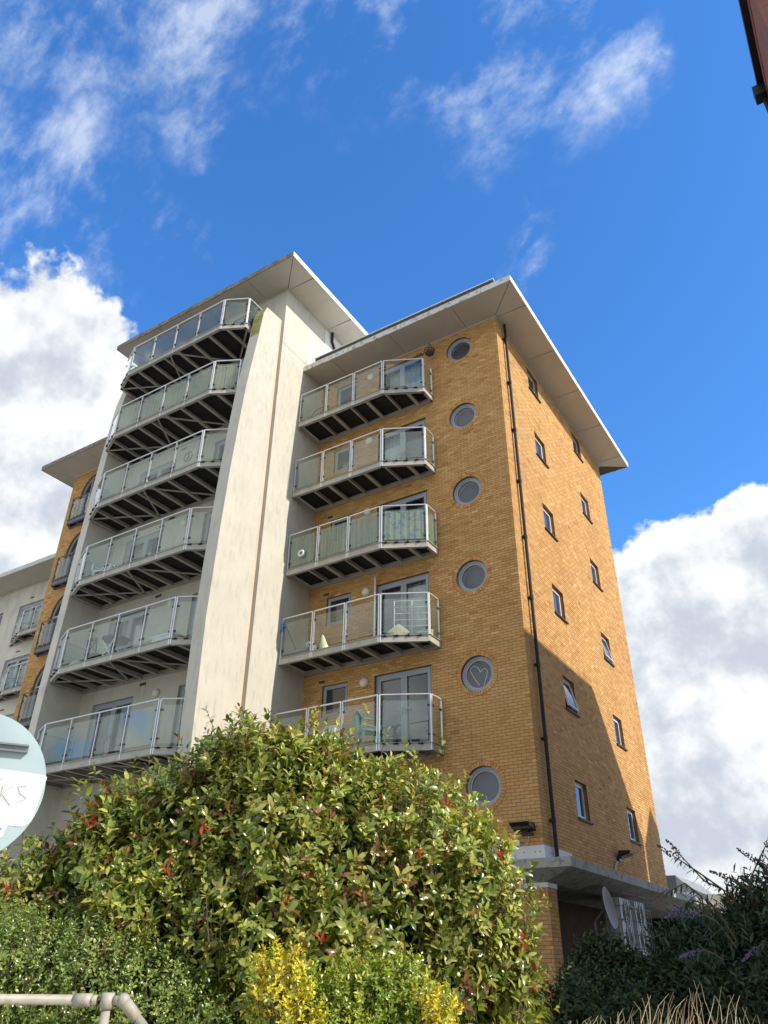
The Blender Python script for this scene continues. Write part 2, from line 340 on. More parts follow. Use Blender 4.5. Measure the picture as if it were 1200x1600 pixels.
# ------------------------------------------------------------------ brickwork
BC = np.array(BRICKRAMP)
def brick_cols(n):
    c = BC[RNG.integers(0, len(BC), n)]*(1+RNG.normal(0, 0.03, (n, 1)))
    k = RNG.random(n) < 0.05; c[k] *= np.array([0.86, 0.74, 0.70])
    k = RNG.random(n) < 0.05; c[k] *= np.array([1.15, 1.2, 1.3])
    return np.clip(c, 0.02, 0.8)
CH, BL = 0.075, 0.225
def brick_layout(u0, u1, z0, rows, rects=(), circles=(), quoin0=False, quoin1=False, par=0):
    """list of (polygon in u,z ; depth ; is_full) ; rects (ua,ub,za,zb) ; circles (uc,zc,R)"""
    out = []
    for r in range(rows):
        za = z0+r*CH+0.005; zb = za+0.065; zm = (za+zb)/2
        e = (r+par) % 2
        a, b = u0, u1; da = db = 0.03
        if quoin1:
            if e == 0: db = 0.1025
            else: b = u1-0.1125
        if quoin0:
            if e == 0: a = u0+0.1125
            else: da = 0.1025
        cuts = [(q[0], q[1]) for q in rects if q[2] < zm < q[3]]
        cs = [q for q in circles if za-q[2] < q[1] < zb+q[2]]
        if quoin1: anchor = u1+0.005+(0.0 if e == 0 else -0.1125)
        else: anchor = u0-0.005+(0.0 if e == 0 else 0.1125)
        k0 = math.floor((a-anchor)/BL)-1; k1 = math.ceil((b-anchor)/BL)+1
        for k in range(k0, k1):
            p = anchor+k*BL+0.005; q = p+0.215
            p2 = max(p, a); q2 = min(q, b)
            if q2-p2 < 0.03: continue
            segs = [(p2, q2)]
            for ca, cb in cuts:
                ns = []
                for s0, s1 in segs:
                    if cb <= s0 or ca >= s1: ns.append((s0, s1)); continue
                    if ca-s0 > 0.025: ns.append((s0, ca))
                    if s1-cb > 0.025: ns.append((cb, s1))
                segs = ns
            for s0, s1 in segs:
                dep = 0.03
                if quoin1 and abs(s1-u1) < 1e-6 and e == 0: dep = db
                if quoin0 and abs(s0-u0) < 1e-6 and e == 1: dep = da
                hit = None
                for c in cs:
                    zn = min(max(c[1], za), zb); w = math.sqrt(max(c[2]**2-(zn-c[1])**2, 0))
                    if s0 < c[0]+w and s1 > c[0]-w and abs(zn-c[1]) < c[2]: hit = c
                if hit is None:
                    out.append(([(s0,za),(s1,za),(s1,zb),(s0,zb)], dep, (s1-s0) > 0.2149 and dep < 0.05)); continue
                c = hit
                W = [math.sqrt(max(c[2]**2-(z-c[1])**2, 0)) for z in (za, zm, zb)]
                l = [min(max(c[0]-w, s0), s1) for w in W]; rr = [max(min(c[0]+w, s1), s0) for w in W]
                if max(l)-s0 > 0.012 and s0 < c[0]: out.append(([(s0,za),(l[0],za),(l[1],zm),(l[2],zb),(s0,zb)], dep, False))
                if s1-min(rr) > 0.012 and s1 > c[0]: out.append(([(rr[0],za),(s1,za),(s1,zb),(rr[2],zb),(rr[1],zm)], dep, False))
    return out
def bricks_mesh(name, lay, W, parent, cols=None):
    """W(u,d,z) -> world. faces as quads, 5 per brick (polygons with 5 corners fan into quads)"""
    V = []; F = []; C = []
    cc = brick_cols(len(lay)) if cols is None else cols
    for (poly, dep, full), c in zip(lay, cc):
        o = len(V); n = len(poly); pr = random.uniform(-0.002, 0.002)
        for u, z in poly: V.append(W(u, pr, z))
        for u, z in poly: V.append(W(u, -dep, z))
        if n == 4: F.append((o, o+1, o+2, o+3)); C.append(c)
        else: F.append((o, o+1, o+2, o+3)); F.append((o, o+3, o+4, o+4)); C += [c, c]
        for i in range(n): F.append((o+i, o+n+i, o+n+(i+1) % n, o+(i+1) % n)); C.append(c)
    me = bpy.data.meshes.new(name)
    me.from_pydata(V, [], [tuple(dict.fromkeys(f)) for f in F]); me.update()
    a = me.attributes.new('col', 'FLOAT_COLOR', 'FACE')
    a.data.foreach_set('color', np.concatenate([np.array(C), np.ones((len(C), 1))], 1).astype(np.float32).ravel())
    return link(name, me, 'brick', parent)
def wall_sheet(name, u0, u1, z0, z1, rects, circles, W, d, material, parent, arches=(), thick=0.0):
    """flat wall with rectangular, round and round-headed openings (arch: uc, R, z_bottom, z_spring)"""
    mb = MB(); holes = list(rects)+[(c[0]-c[2], c[0]+c[2], c[1]-c[2], c[1]+c[2]) for c in circles]
    holes += [(a[0]-a[1], a[0]+a[1], a[2], a[3]+a[1]) for a in arches]
    us = sorted({u0, u1, *[h[0] for h in holes], *[h[1] for h in holes]}); zs = sorted({z0, z1, *[h[2] for h in holes], *[h[3] for h in holes]})
    us = [u for u in us if u0 <= u <= u1]; zs = [z for z in zs if z0 <= z <= z1]
    for i in range(len(us)-1):
        j = 0
        while j < len(zs)-1:
            um = (us[i]+us[i+1])/2
            def solid(jj): 
                zm = (zs[jj]+zs[jj+1])/2
                return not any(h[0] < um < h[1] and h[2] < zm < h[3] for h in holes)
            if not solid(j): j += 1; continue
            k = j
            while k+1 < len(zs)-1 and solid(k+1): k += 1
            mb.add([W(us[i],d,zs[j]),W(us[i+1],d,zs[j]),W(us[i+1],d,zs[k+1]),W(us[i],d,zs[k+1])], [(0,1,2,3)]); j = k+1
    def ringfill(uc, zc, Rr, t0, t1, n):
        P = []; Q = []
        for k in range(n+1):
            t = t0+(t1-t0)*k/n; c, s = math.cos(t), math.sin(t); mx = max(abs(c), abs(s))
            P.append(W(uc+Rr*c, d, zc+Rr*s)); Q.append(W(uc+Rr*c/mx, d, zc+Rr*s/mx))
        for k in range(n): mb.add([P[k], Q[k], Q[k+1], P[k+1]], [(0,1,2,3)])
    for c in circles: ringfill(c[0], c[1], c[2], 0, 2*math.pi, 48)
    for a in arches: ringfill(a[0], a[3], a[1], 0, math.pi, 24)
    return mb.build(name, material, parent)

def WF(y0): return lambda u, d, z: (u, y0-d, z)       # wall that faces the viewer's street (-y)
def WR(x0): return lambda u, d, z: (x0+d, u, z)       # wall that faces right (+x)

# ------------------------------------------------------------------ the apartment building
AB = thing('apartment_building', 'seven-storey buff brick apartment building with white rendered tower and glass balconies', 'building', (-6.8, 3.0, GZ))
Z0 = 2.5016; ST = 2.7; ZS = 18.08
RW_X, RW_R = -1.335, 0.457
RING = 0.567
rwin = [(RW_X, 3.84+ST*i, RW_R) for i in range(6)]
rcirc = [(RW_X, 3.84+ST*i, RING+0.008) for i in range(6)]
doors_r = [(-4.38, -2.62, 4.875+ST*i, 7.0016+ST*i) for i in range(5)]
wins_r = [(-6.12, -5.25, 6.1016+ST*i, 7.0016+ST*i) for i in range(5)]
ROWS = int((ZS-Z0)/CH)+1
lay_f = brick_layout(-6.8, 0.0, Z0, ROWS, doors_r+wins_r, rcirc, quoin1=True)
lay_low = brick_layout(-6.8, 0.0, Z0-11*CH-42*CH, 42, (), (), quoin1=False)
winA = [(2.449, 3.312, 3.4016+ST*i, 4.3016+ST*i) for i in range(6)]
winB = [(6.666, 7.508, 3.4016+ST*i, 4.3016+ST*i) for i in range(6)]
lay_r = brick_layout(0.0, 9.924, Z0, ROWS, winA+winB, (), quoin0=True)
wf = wall_sheet('wall', -6.8, 0.0-0.008, Z0-0.002, ZS+0.05, doors_r+wins_r, [(c[0], c[1], RW_R) for c in rwin], WF(0.0), -0.008, 'mortar', AB)
wf['label'] = 'buff brick front wall with round windows'
wr = wall_sheet('wall', 0.008, 9.924, Z0-0.002, ZS+0.05, winA+winB, [], WR(0.0), -0.008, 'mortar', AB)
wr['label'] = 'sunlit buff brick side wall'
# the bricks nearest the viewer one by one, the rest joined
cand = []
for wi, (lay, W) in enumerate(((lay_f, WF(0.0)), (lay_r, WR(0.0)))):
    for k, (poly, dep, full) in enumerate(lay):
        if not full: continue
        c = np.array(W((poly[0][0]+poly[2][0])/2, 0, (poly[0][1]+poly[2][1])/2))
        if wi == 0 and (c[0] < -1.75 or c[2] < 2.6): continue
        dd = np.linalg.norm(c-CAM); fore = abs((CAM-c)[1] if wi == 0 else (CAM-c)[0])/dd
        cand.append((dd/math.sqrt(fore), wi, k))
cand.sort(); picked = [set(), set()]
npick = [0, 0]
for dd, wi, k in cand:
    if npick[wi] < 300: picked[wi].add(k); npick[wi] += 1
for wi, (lay, W, par) in enumerate(((lay_f, WF(0.0), wf), (lay_r, WR(0.0), wr))):
    rest = [q for k, q in enumerate(lay) if k not in picked[wi]]
    bo = bricks_mesh('brickwork', rest, W, par); bo['kind'] = 'stuff'
    hb = MB()
    if wi == 0: hb.box(-0.1075, 0.1075, 0.0, 0.03, -0.0325, 0.0325)
    else: hb.box(-0.03, 0.0, -0.1075, 0.1075, -0.0325, 0.0325)
    bme = bpy.data.meshes.new('brick'); bme.from_pydata(hb.v, [], hb.f); bme.materials.append(MATS['brick_single'])
    for k in sorted(picked[wi]):
        poly = lay[k][0]; o = bpy.data.objects.new('brick', bme); COL.objects.link(o); o.parent = par
        o.location = W((poly[0][0]+poly[2][0])/2, random.uniform(-0.002, 0.002), (poly[0][1]+poly[2][1])/2)
# ground-floor brick under the canopy
lw = wall_sheet('wall', -6.8, 0.0, GZ-0.2, Z0-11*CH+0.0, [], [], WF(0.0), -0.008, 'mortar', AB); lw['label'] = 'brick pier below the concrete canopy'
bo = bricks_mesh('brickwork', lay_low, WF(0.0), lw); bo['kind'] = 'stuff'
MB().box(-0.6, -0.012, 0.012, 0.5, GZ-0.2, Z0-11*CH).build('pier', 'mortar', AB)
lay_p = brick_layout(0.0, 0.5, Z0-11*CH-42*CH, 42, (), ()); bo = bricks_mesh('brickwork', lay_p, WR(0.0), lw); bo['kind'] = 'stuff'
MB().box(-2.9, -2.7, 0.4, 12.9, GZ-0.2, 2.02).box(-2.7, -0.1, 12.7, 12.9, GZ-0.2, 2.02).build('recessed_wall', 'brick_recess_shade', AB)
MB().box(-2.7, -1.5, 0.4, 12.7, 2.02, 2.2).build('recess_ceiling', 'brick_recess_shade', AB)
# masonry body behind the bricks: back and far walls close the block
MB().box(-6.8, -0.03, 9.7, 9.92, Z0, ZS).box(-6.78, -0.3, 0.9, 9.6, 2.2, 2.4).build('rear_wall', 'mortar', AB)
lay_s = brick_layout(1.606, 9.924, Z0-4*CH, 4); bo = bricks_mesh('brickwork', lay_s, WR(0.0), wr); bo['kind'] = 'stuff'
wall_sheet('wall', 1.606, 9.924, Z0-4*CH-0.004, Z0-0.003, [], [], WR(0.0), -0.008, 'mortar', AB)
# voussoir rings of the round windows
for i, (uc, zc, rr) in enumerate(rwin):
    mb = MB(); n = 44
    wgrp = None
    fr = MB()
    N = 40
    def ring(mb_, r0, r1, ya, yb):
        vs = []; fs = []
        for k in range(N):
            t = 2*math.pi*k/N
            for rad, y in ((r0, ya), (r1, ya), (r1, yb), (r0, yb)): vs.append((uc+rad*math.cos(t), y, zc+rad*math.sin(t)))
        for k in range(N):
            for j in range(4): a = k*4+j; b = k*4+(j+1) % 4; c = ((k+1) % N)*4+(j+1) % 4; d = ((k+1) % N)*4+j; fs.append((a, d, c, b))
        mb_.add(vs, fs)
    ring(fr, 0.390, RW_R-0.004, 0.085, 0.16); ring(fr, 0.345, 0.391, 0.105, 0.155)
    w = fr.build('round_window', 'frame_grey', AB)
    circ = lambda rad, y: [(uc+rad*math.cos(2*math.pi*k/N), y, zc+rad*math.sin(2*math.pi*k/N)) for k in range(N)]
    MB().add(circ(0.347, 0.135), [tuple(range(N))]).build('pane', 'glass_door', w)
    MB().add(circ(0.346, 0.15)+circ(0.346, 0.27), [(k, N+k, N+(k+1) % N, (k+1) % N) for k in range(N)]).build('inner_reveal', 'frame_grey', w)
    MB().add(circ(0.346, 0.27), [tuple(range(N))]).build('blind', 'blind_blue' if i != 5 else 'room', w)
    if i == 5:
        seg = [(uc+0.345*math.cos(t), 0.2, zc+0.345*math.sin(t)) for t in np.linspace(math.pi*1.05, math.pi*1.95, 20)]
        MB().add(seg, [tuple(range(20))]).build('half_blind', 'blind_blue', w)
    if i == 1:                                        # heart outline of light cord behind the glass
        hp = [(-0.02,-0.27),(-0.10,-0.14),(-0.19,0.02),(-0.24,0.14),(-0.21,0.21),(-0.13,0.25),(-0.04,0.19),(0.02,0.08),(0.03,0.06),(0.07,0.12),(0.15,0.14),(0.205,0.07),(0.19,-0.05),(0.13,-0.20),(0.10,-0.28)]
        MB().tube([(uc+x*1.05, 0.15, zc+z) for x, z in hp], 0.007, 5).build('heart_outline', 'white_plastic', w)
    rev = MB(); vs = []; 
    for k in range(N):
        t = 2*math.pi*k/N
        vs += [(uc+RW_R*math.cos(t), 0.003, zc+RW_R*math.sin(t)), (uc+RW_R*math.cos(t), 0.165, zc+RW_R*math.sin(t))]
    rev.add(vs, [(2*k, 2*((k+1) % N), 2*((k+1) % N)+1, 2*k+1) for k in range(N)]).build('reveal', 'mortar', w)
    V = []; lay = []
    for k in range(n):
        t0 = 2*math.pi*(k+0.07)/n; t1 = 2*math.pi*(k+0.93)/n
        lay.append(([(uc+RW_R*math.cos(t0), zc+RW_R*math.sin(t0)), (uc+RING*math.cos(t0), zc+RING*math.sin(t0)), (uc+RING*math.cos(t1), zc+RING*math.sin(t1)), (uc+RW_R*math.cos(t1), zc+RW_R*math.sin(t1))], 0.03, False))
    bo = bricks_mesh('brick_ring', lay, WF(0.0), w, cols=np.clip(brick_cols(n)*np.array([1.02, 0.9, 0.85]), 0, 1)); bo['kind'] = 'stuff'

def rect_window(W, u0, u1, z0, z1, parent, fmat='frame_grey', pane='pane_dark', sill=True, depth=0.10, name='window', openlight=0.0, fw=0.06, inv=1):
    """frame in a reveal, pane, dark sill that stands proud of the wall"""
    def bx(mb, ua, ub, da, db, za, zb):
        a = W(ua, da, za); b = W(ub, db, zb)
        mb.box(min(a[0],b[0]), max(a[0],b[0]), min(a[1],b[1]), max(a[1],b[1]), min(a[2],b[2]), max(a[2],b[2]))
    d0, d1 = -depth-0.06, -depth
    mb = MB(); bx(mb, u0, u0+fw, d0, d1, z0, z1); bx(mb, u1-fw, u1, d0, d1, z0, z1); bx(mb, u0+fw, u1-fw, d0, d1, z1-fw, z1); bx(mb, u0+fw, u1-fw, d0, d1, z0, z0+fw)
    w = mb.build(name, fmat, parent)
    ss = MB(); f2 = 0.045; a, b, c, d = u0+fw+0.004, u1-fw-0.004, z0+fw+0.004, z1-fw-0.004
    e0, e1 = d0+0.02, d1+0.012
    for q in ((a, a+f2, c, d), (b-f2, b, c, d), (a+f2, b-f2, d-f2, d), (a+f2, b-f2, c, c+f2)): bx(ss, q[0], q[1], e0, e1, q[2], q[3])
    pn = MB(); bx(pn, a+f2, b-f2, e0+0.015, e0+0.03, c+f2, d-f2)
    s_o = ss.build('sash', fmat, w); p_o = pn.build('pane', pane, w)
    if openlight:                                     # top-hung sash pushed out at the bottom
        piv = Vector(W((a+b)/2, e1, d)); ax = Vector(W(1, 0, 0))-Vector(W(0, 0, 0))
        rot = Matrix.Translation(piv) @ Matrix.Rotation(openlight, 4, ax) @ Matrix.Translation(-piv)
        for o in (s_o, p_o): o.data.transform(rot)
    rv = MB()
    for q in (((u0,0,z0),(u0,0,z1),(u0,d0,z1),(u0,d0,z0)), ((u1,0,z0),(u1,d0,z0),(u1,d0,z1),(u1,0,z1)), ((u0,0,z1),(u1,0,z1),(u1,d0,z1),(u0,d0,z1)), ((u0,0,z0),(u0,d0,z0),(u1,d0,z0),(u1,0,z0))):
        rv.add([W(p[0], p[1]-0.009, p[2]) for p in q], [(0,1,2,3)])
    rv.build('reveal', 'brick_reveal_shade' if fmat != 'frame_x' else 'render', w)
    if sill:
        sm = MB(); bx(sm, u0-0.05, u1+0.075, -depth, 0.055, z0-0.045, z0-0.004); sm.build('sill', 'sill', w)
    return w
mat('brick_reveal_shade', (0.25, 0.14, 0.06), 0.9, 0.2, 9, bump=0.4)  # brick tone darkened so the jamb's shade sits in the colour
OPEN = {('A', 1): 0.22, ('B', 2): 0.20}
for nm, lst in (('A', winA), ('B', winB)):
    for i, q in enumerate(lst):
        rect_window(WR(0.0), *q, AB, 'frame_light', 'pane_mid', openlight=-OPEN.get((nm, i), 0.0))
for i, q in enumerate(wins_r):
    rect_window(WF(0.0), *q, AB, 'frame_grey', 'pane_dark', depth=0.07, sill=False)

def glazed_door(W, u0, u1, z0, z1, parent, leaves=2, curtain=None, depth=0.09, wallmat='brick_reveal_shade'):
    def bx(mb, ua, ub, da, db, za, zb):
        a = W(ua, da, za); b = W(ub, db, zb)
        mb.box(min(a[0],b[0]), max(a[0],b[0]), min(a[1],b[1]), max(a[1],b[1]), min(a[2],b[2]), max(a[2],b[2]))
    d0, d1 = -depth-0.07, -depth; fw = 0.07
    mb = MB(); bx(mb, u0, u0+fw, d0, d1, z0, z1); bx(mb, u1-fw, u1, d0, d1, z0, z1); bx(mb, u0+fw, u1-fw, d0, d1, z1-fw, z1); bx(mb, u0+fw, u1-fw, d0, d1, z0, z0+fw)
    w = mb.build('balcony_door', 'frame_grey', parent)
    span = (u1-u0-2*fw)/leaves; st = 0.085
    for k in range(leaves):
        a = u0+fw+k*span+0.004; b = a+span-0.008; c = z0+fw+0.004; d = z1-fw-0.004
        s = MB()
        for q in ((a, a+st, c, d), (b-st, b, c, d), (a+st, b-st, d-st, d), (a+st, b-st, c, c+0.12)): bx(s, q[0], q[1], d0+0.015, d1+0.012, q[2], q[3])
        hu = b-0.05 if k == 0 else a+0.05
        bx(s, hu-0.012, hu+0.012, d1+0.012, d1+0.05, (c+d)/2-0.08, (c+d)/2+0.08); bx(s, hu-0.10 if k == 0 else hu, hu if k == 0 else hu+0.10, d1+0.035, d1+0.055, (c+d)/2+0.03, (c+d)/2+0.055)
        s.build('door_leaf', 'frame_grey', w)
        p = MB(); bx(p, a+st, b-st, d0+0.03, d0+0.04, c+0.12, d-st); p.build('pane', 'glass_door', w)
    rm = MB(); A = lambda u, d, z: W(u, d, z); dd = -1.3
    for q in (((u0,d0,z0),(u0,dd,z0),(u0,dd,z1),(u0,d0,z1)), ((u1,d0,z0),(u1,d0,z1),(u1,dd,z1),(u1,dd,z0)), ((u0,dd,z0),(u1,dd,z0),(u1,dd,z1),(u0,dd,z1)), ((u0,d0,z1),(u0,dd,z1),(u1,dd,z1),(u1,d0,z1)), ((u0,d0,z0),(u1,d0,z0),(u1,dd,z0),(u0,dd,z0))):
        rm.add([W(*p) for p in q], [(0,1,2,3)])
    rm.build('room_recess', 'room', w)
    rv = MB()
    for q in (((u0,0,z0),(u0,0,z1),(u0,d0,z1),(u0,d0,z0)), ((u1,0,z0),(u1,d0,z0),(u1,d0,z1),(u1,0,z1)), ((u0,0,z1),(u1,0,z1),(u1,d0,z1),(u0,d0,z1))):
        rv.add([W(p[0], p[1]-0.009, p[2]) for p in q], [(0,1,2,3)])
    rv.build('reveal', wallmat, w)
    if curtain:
        cm, ca, cb = curtain; n = 60; vs = []; dz = -0.34
        for k in range(n+1):
            t = k/n; u = u0+fw+(u1-u0-2*fw)*(ca+(cb-ca)*t); d = dz+0.03*math.sin(t*(cb-ca)*62)+0.015*math.sin(t*37)
            vs += [W(u, d, z0+0.05), W(u, d, z1-0.08)]
        cu = MB().add(vs, [(2*k, 2*k+2, 2*k+3, 2*k+1) for k in range(n)]).build('curtain', cm, w, smooth=True)
    return w
for i, q in enumerate(doors_r):
    glazed_door(WF(0.0), *q, AB, 2, curtain=(None, ('curtain', 0.5, 0.98), None, ('curtain', 0.0, 0.45), ('curtain', 0.1, 0.9))[i])
# bulkhead lamps beside the doors
for i in range(5):
    c = (-4.7, -0.03, 6.86+ST*i); mb = MB()
    mb.tube([(c[0], 0.0, c[2]), (c[0], -0.05, c[2])], 0.135, 16); mb.ball((c[0], -0.05, c[2]), 0.125, 0.07, 0.125, 16, 8)
    mb.build('wall_lamp', 'lamp_glass', AB, smooth=True)
    for x in ((-6.45, -5.8) if i < 5 else ()):
        pass
# small vents and marks on the side wall
for z in (12.68, 9.97, 7.3, 4.56):
    MB().box(-0.01, 0.006, 4.72, 4.84, z-0.03, z+0.03).build('vent', 'red_brick', AB)
for i in range(5):
    MB().box(-6.25, -6.05, -0.006, 0.02, 7.1+ST*i, 7.17+ST*i).build('vent', 'sill', AB)
# concrete band, canopy and lintel
cb = MB(); xs = [-6.8, -4.6, -2.4, -0.66, 0.03]
for a, b in zip(xs[:-1], xs[1:]): cb.box(a+0.006, b-0.006 if b < 0 else b, -0.03, 0.05, 2.21, 2.497)
cb.box(-0.03, 0.031, 0.056, 1.6, 2.21, 2.497)
band = cb.build('concrete_band', 'clad_white', AB)
bl = MB()
for x in (-2.2, -1.6, -1.0, -0.85, -0.45, -0.2, -0.08): bl.ball((x, -0.032, 2.37), 0.014, 0.008, 0.014, 6, 4)
for y in (0.3, 0.45): bl.ball((0.033, y, 2.37), 0.008, 0.014, 0.014, 6, 4)
bl.build('bolts', 'sill', band)
ou = [(-6.8,-0.33),(0.68,-0.33),(0.62,13.0)]; inn = [(-6.8,0.06),(-0.06,0.06),(-0.06,13.0)]
v = [(x,y,2.205) for x,y in ou]+[(x,y,2.02) for x,y in ou]+[(x,y,1.78) for x,y in inn]+[(x,y,2.205) for x,y in inn]+[(-1.5,13.0,1.78),(-1.5,0.06,1.78)]
MB().add(v, [(0,3,4,1),(1,4,5,2),(3,6,7,4),(4,7,8,5),(9,0,1,10),(10,1,2,11),(2,5,8,11),(0,9,6,3),(7,13,12,8)]).build('canopy', 'concrete', AB)
lt = MB()
for a, b in ((-6.8,-4.6),(-4.6,-2.4),(-2.4,-0.53),(-0.53,0.02)): lt.box(a+0.005, b-0.005, -0.02, 0.04, 1.68, 1.774)
lt.box(0.0, 0.02, 0.042, 0.5, 1.68, 1.774)
lt.build('lintel', 'clad_white', AB)

# ------------------------------------------------------------------ roofs
def roof(name, x0, x1, y0, y1, oh, zs, th, parent, stepf=2.4, stepr=2.4, off=0.0, lab=None, fr='fascia', fright='fascia_white'):
    """flat roof over the block x0..x1,y0..y1 with overhangs oh=(left,front,right,back): slab, edge trims, soffit panels"""
    L, F, Rr, B = oh; X0, X1, Y0, Y1 = x0-L, x1+Rr, y0-F, y1+B
    mb = MB(); mb.box(X0+0.01, X1-0.01, Y0+0.01, Y1-0.01, zs+0.03, zs+th); r_ = mb.build(name, 'roof_dark', parent)
    if lab: r_['label'] = lab
    t = MB(); t.box(X0, X1, Y0-0.012, Y0+0.012, zs-0.012, zs+th+0.03); t.build('fascia', fr, r_)
    t = MB(); t.box(X1-0.012, X1+0.012, Y0+0.0125, Y1, zs-0.012, zs+th+0.031); t.build('fascia', fright, r_)
    t = MB(); t.box(X0-0.012, X0+0.012, Y0+0.0125, Y1, zs-0.012, zs+th+0.031); t.build('fascia', fr, r_)
    t = MB(); t.box(X0+0.012, X1-0.012, Y1-0.012, Y1+0.012, zs-0.012, zs+th+0.03); t.build('fascia', fr, r_)
    gp = 0.008; za, zb = zs, zs+0.028
    xs = list(np.arange(x1+off-stepf*0.44, X0, -stepf)); xs = [x for x in xs if x0+0.2 < x < x1-0.1]; xs = [x1]+xs+[x0]
    for k in range(len(xs)-1):
        b, a = xs[k], xs[k+1]
        bo = b+(Rr-0.014 if k == 0 else -gp); bi = b-gp*(k > 0); ao = a-(L-0.014 if k == len(xs)-2 else -gp); ai = a+gp*(k < len(xs)-2)
        MB().prism([(ao, Y0+0.013), (bo, Y0+0.013), (bi-gp*(k == 0), y0-gp), (ai, y0-gp)], za, zb).build('soffit_panel', 'soffit', r_)
    ys = [y for y in np.arange(y0+0.06, Y1, stepr) if y0+0.02 < y < y1-0.1]; ys = [y0]+ys+[y1]
    if Rr > 0.2:
        for k in range(len(ys)-1):
            a, b = ys[k], ys[k+1]
            ao = a-(F-0.014 if k == 0 else -gp); ai = a+gp; bo = b+(B-0.02 if k == len(ys)-2 else -gp); bi = b-gp
            MB().prism([(x1+gp, ai), (X1-0.013, ao+gp*3), (X1-0.013, bo), (x1+gp, bi)], za, zb).build('soffit_panel', 'soffit', r_)
    if L > 0.2:
        MB().prism([(X0+0.013, Y0+0.03), (x0-gp, y0), (x0-gp, y1), (X0+0.013, Y1-0.02)], za, zb).build('soffit_panel', 'soffit', r_)
    tr = MB(); tr.box(x0, x1+0.03, y0-0.03, y0+0.02, zs-0.07, zs-0.004); tr.box(x1-0.02, x1+0.031, y0+0.021, y1, zs-0.07, zs-0.004); tr.build('wall_trim', 'soffit', r_)
    return r_
rf = roof('roof', -6.8, 0.0, 0.0, 9.92, (0.0, 1.12, 1.02, 0.68), ZS, 0.17, AB, stepf=2.3, stepr=2.39, lab='flat roof with deep soffit over the brick block')
up = MB().box(-6.4, 0.42, -1.0, 9.5, ZS+0.18, ZS+0.47); up.build('upstand', 'roof_dark', rf)
MB().box(-6.42, 0.44, -1.03, 9.52, ZS+0.471, ZS+0.50).build('coping', 'fascia_white', rf)
MB().box(0.95, 1.0, 5.36, 5.42, ZS+0.2, ZS+0.30).box(0.96, 1.01, 6.95, 7.01, ZS+0.2, ZS+0.30).build('roof_clip', 'black_plastic', rf)
# ------------------------------------------------------------------ rendered tower
TX0, TX1, TY = -13.55, -6.8, -2.33; TZ = 21.03
PL = [4.55+2.778*i for i in range(6)]                # undersides of the tower balconies
dl, dr_ = [], []
for i in range(6):
    zb = PL[i]+0.24
    dl.append((-12.88, -11.12, zb, zb+2.12)); dr_.append((-9.33, -8.02, zb, zb+2.12))
tf = wall_sheet('tower_wall', TX0-0.3, TX1, GZ-0.2, TZ+0.05, dl+dr_, [], WF(TY), 0.0, 'render', AB); tf['label'] = 'cream rendered front wall of the tower'
ts = MB().add([(TX1,TY,GZ),(TX1,8.0,GZ),(TX1,8.0,TZ+0.05),(TX1,TY,TZ+0.05)], [(0,1,2,3)])
ts = ts.build('tower_wall', 'render', AB); ts['label'] = 'sunlit cream rendered side wall of the tower'
MB().box(TX0-0.3, TX1-0.01, 7.9, 8.0, GZ, TZ).box(TX0-0.3, TX0-0.1, TY+0.01, 7.9, GZ, TZ).build('rear_wall', 'render_grey', AB)
MB().box(TX1+0.003, TX1+0.02, -0.06, 7.9, 18.0, TZ-0.01).build('cladding_panel', 'clad_white', AB)
MB().box(TX1+0.001, TX1+0.008, TY-0.001, -0.05, 18.49, 18.505).build('render_joint', 'render_beige', AB)
trf = roof('roof', TX0-0.15, TX1, TY, 7.5, (0.75, 1.1, 1.1, 0.5), TZ, 0.15, AB, stepf=2.2, stepr=2.33, lab='flat overhanging roof of the white tower', fr='fascia_dark')
dp = MB(); dp.tube([(-6.72, 0.30, TZ), (-6.72, 0.30, TZ-0.45), (-6.72, 0.52, TZ-0.75), (-6.72, 0.52, ZS+0.4)], 0.05, 8); dp.build('downpipe', 'black_plastic', AB, smooth=True)
# fin wall in front of the tower: curved outer edge
FP = [(-4.0,GZ-0.2),(-4.0,4.5),(-4.05,6.2),(-4.085,7.8),(-4.05,9.3),(-4.0,10.9),(-3.94,12.4),(-3.83,14.3),(-3.74,15.6),(-3.61,16.75),(-3.47,17.97),(-3.377,18.92),(-3.24,19.32),(-2.57,19.36),(-2.57,GZ-0.2)]
n = len(FP); fx0, fx1 = -7.21, -6.795
fv = [(fx1, y, z) for y, z in FP]+[(fx0, y, z) for y, z in FP]
fin = MB().add(fv, [tuple(range(n-1, -1, -1)), tuple(range(n, 2*n))]+[(i, (i+1) % n, n+(i+1) % n, n+i) for i in range(3, n)])
fin.add(fv, [(i, (i+1) % n, n+(i+1) % n, n+i) for i in range(3)])
fo = fin.build('fin_wall', 'render', AB); fo['label'] = 'tall white fin wall with curved outer edge'
ms = [q for q in FP if q[1] > 17.2 and q[0] < -3.2]
mv = [(x, y-0.004, z) for y, z in ms for x in (fx1-0.03, fx0+0.02)]
MB().add(mv, [(2*k, 2*k+1, 2*k+3, 2*k+2) for k in range(len(ms)-1)]).build('moss_streak', 'render_moss', fo)
MB().box(-7.2, -6.93, -2.58, TY-0.002, GZ, 19.55).build('groove_strip', 'render_beige', AB)
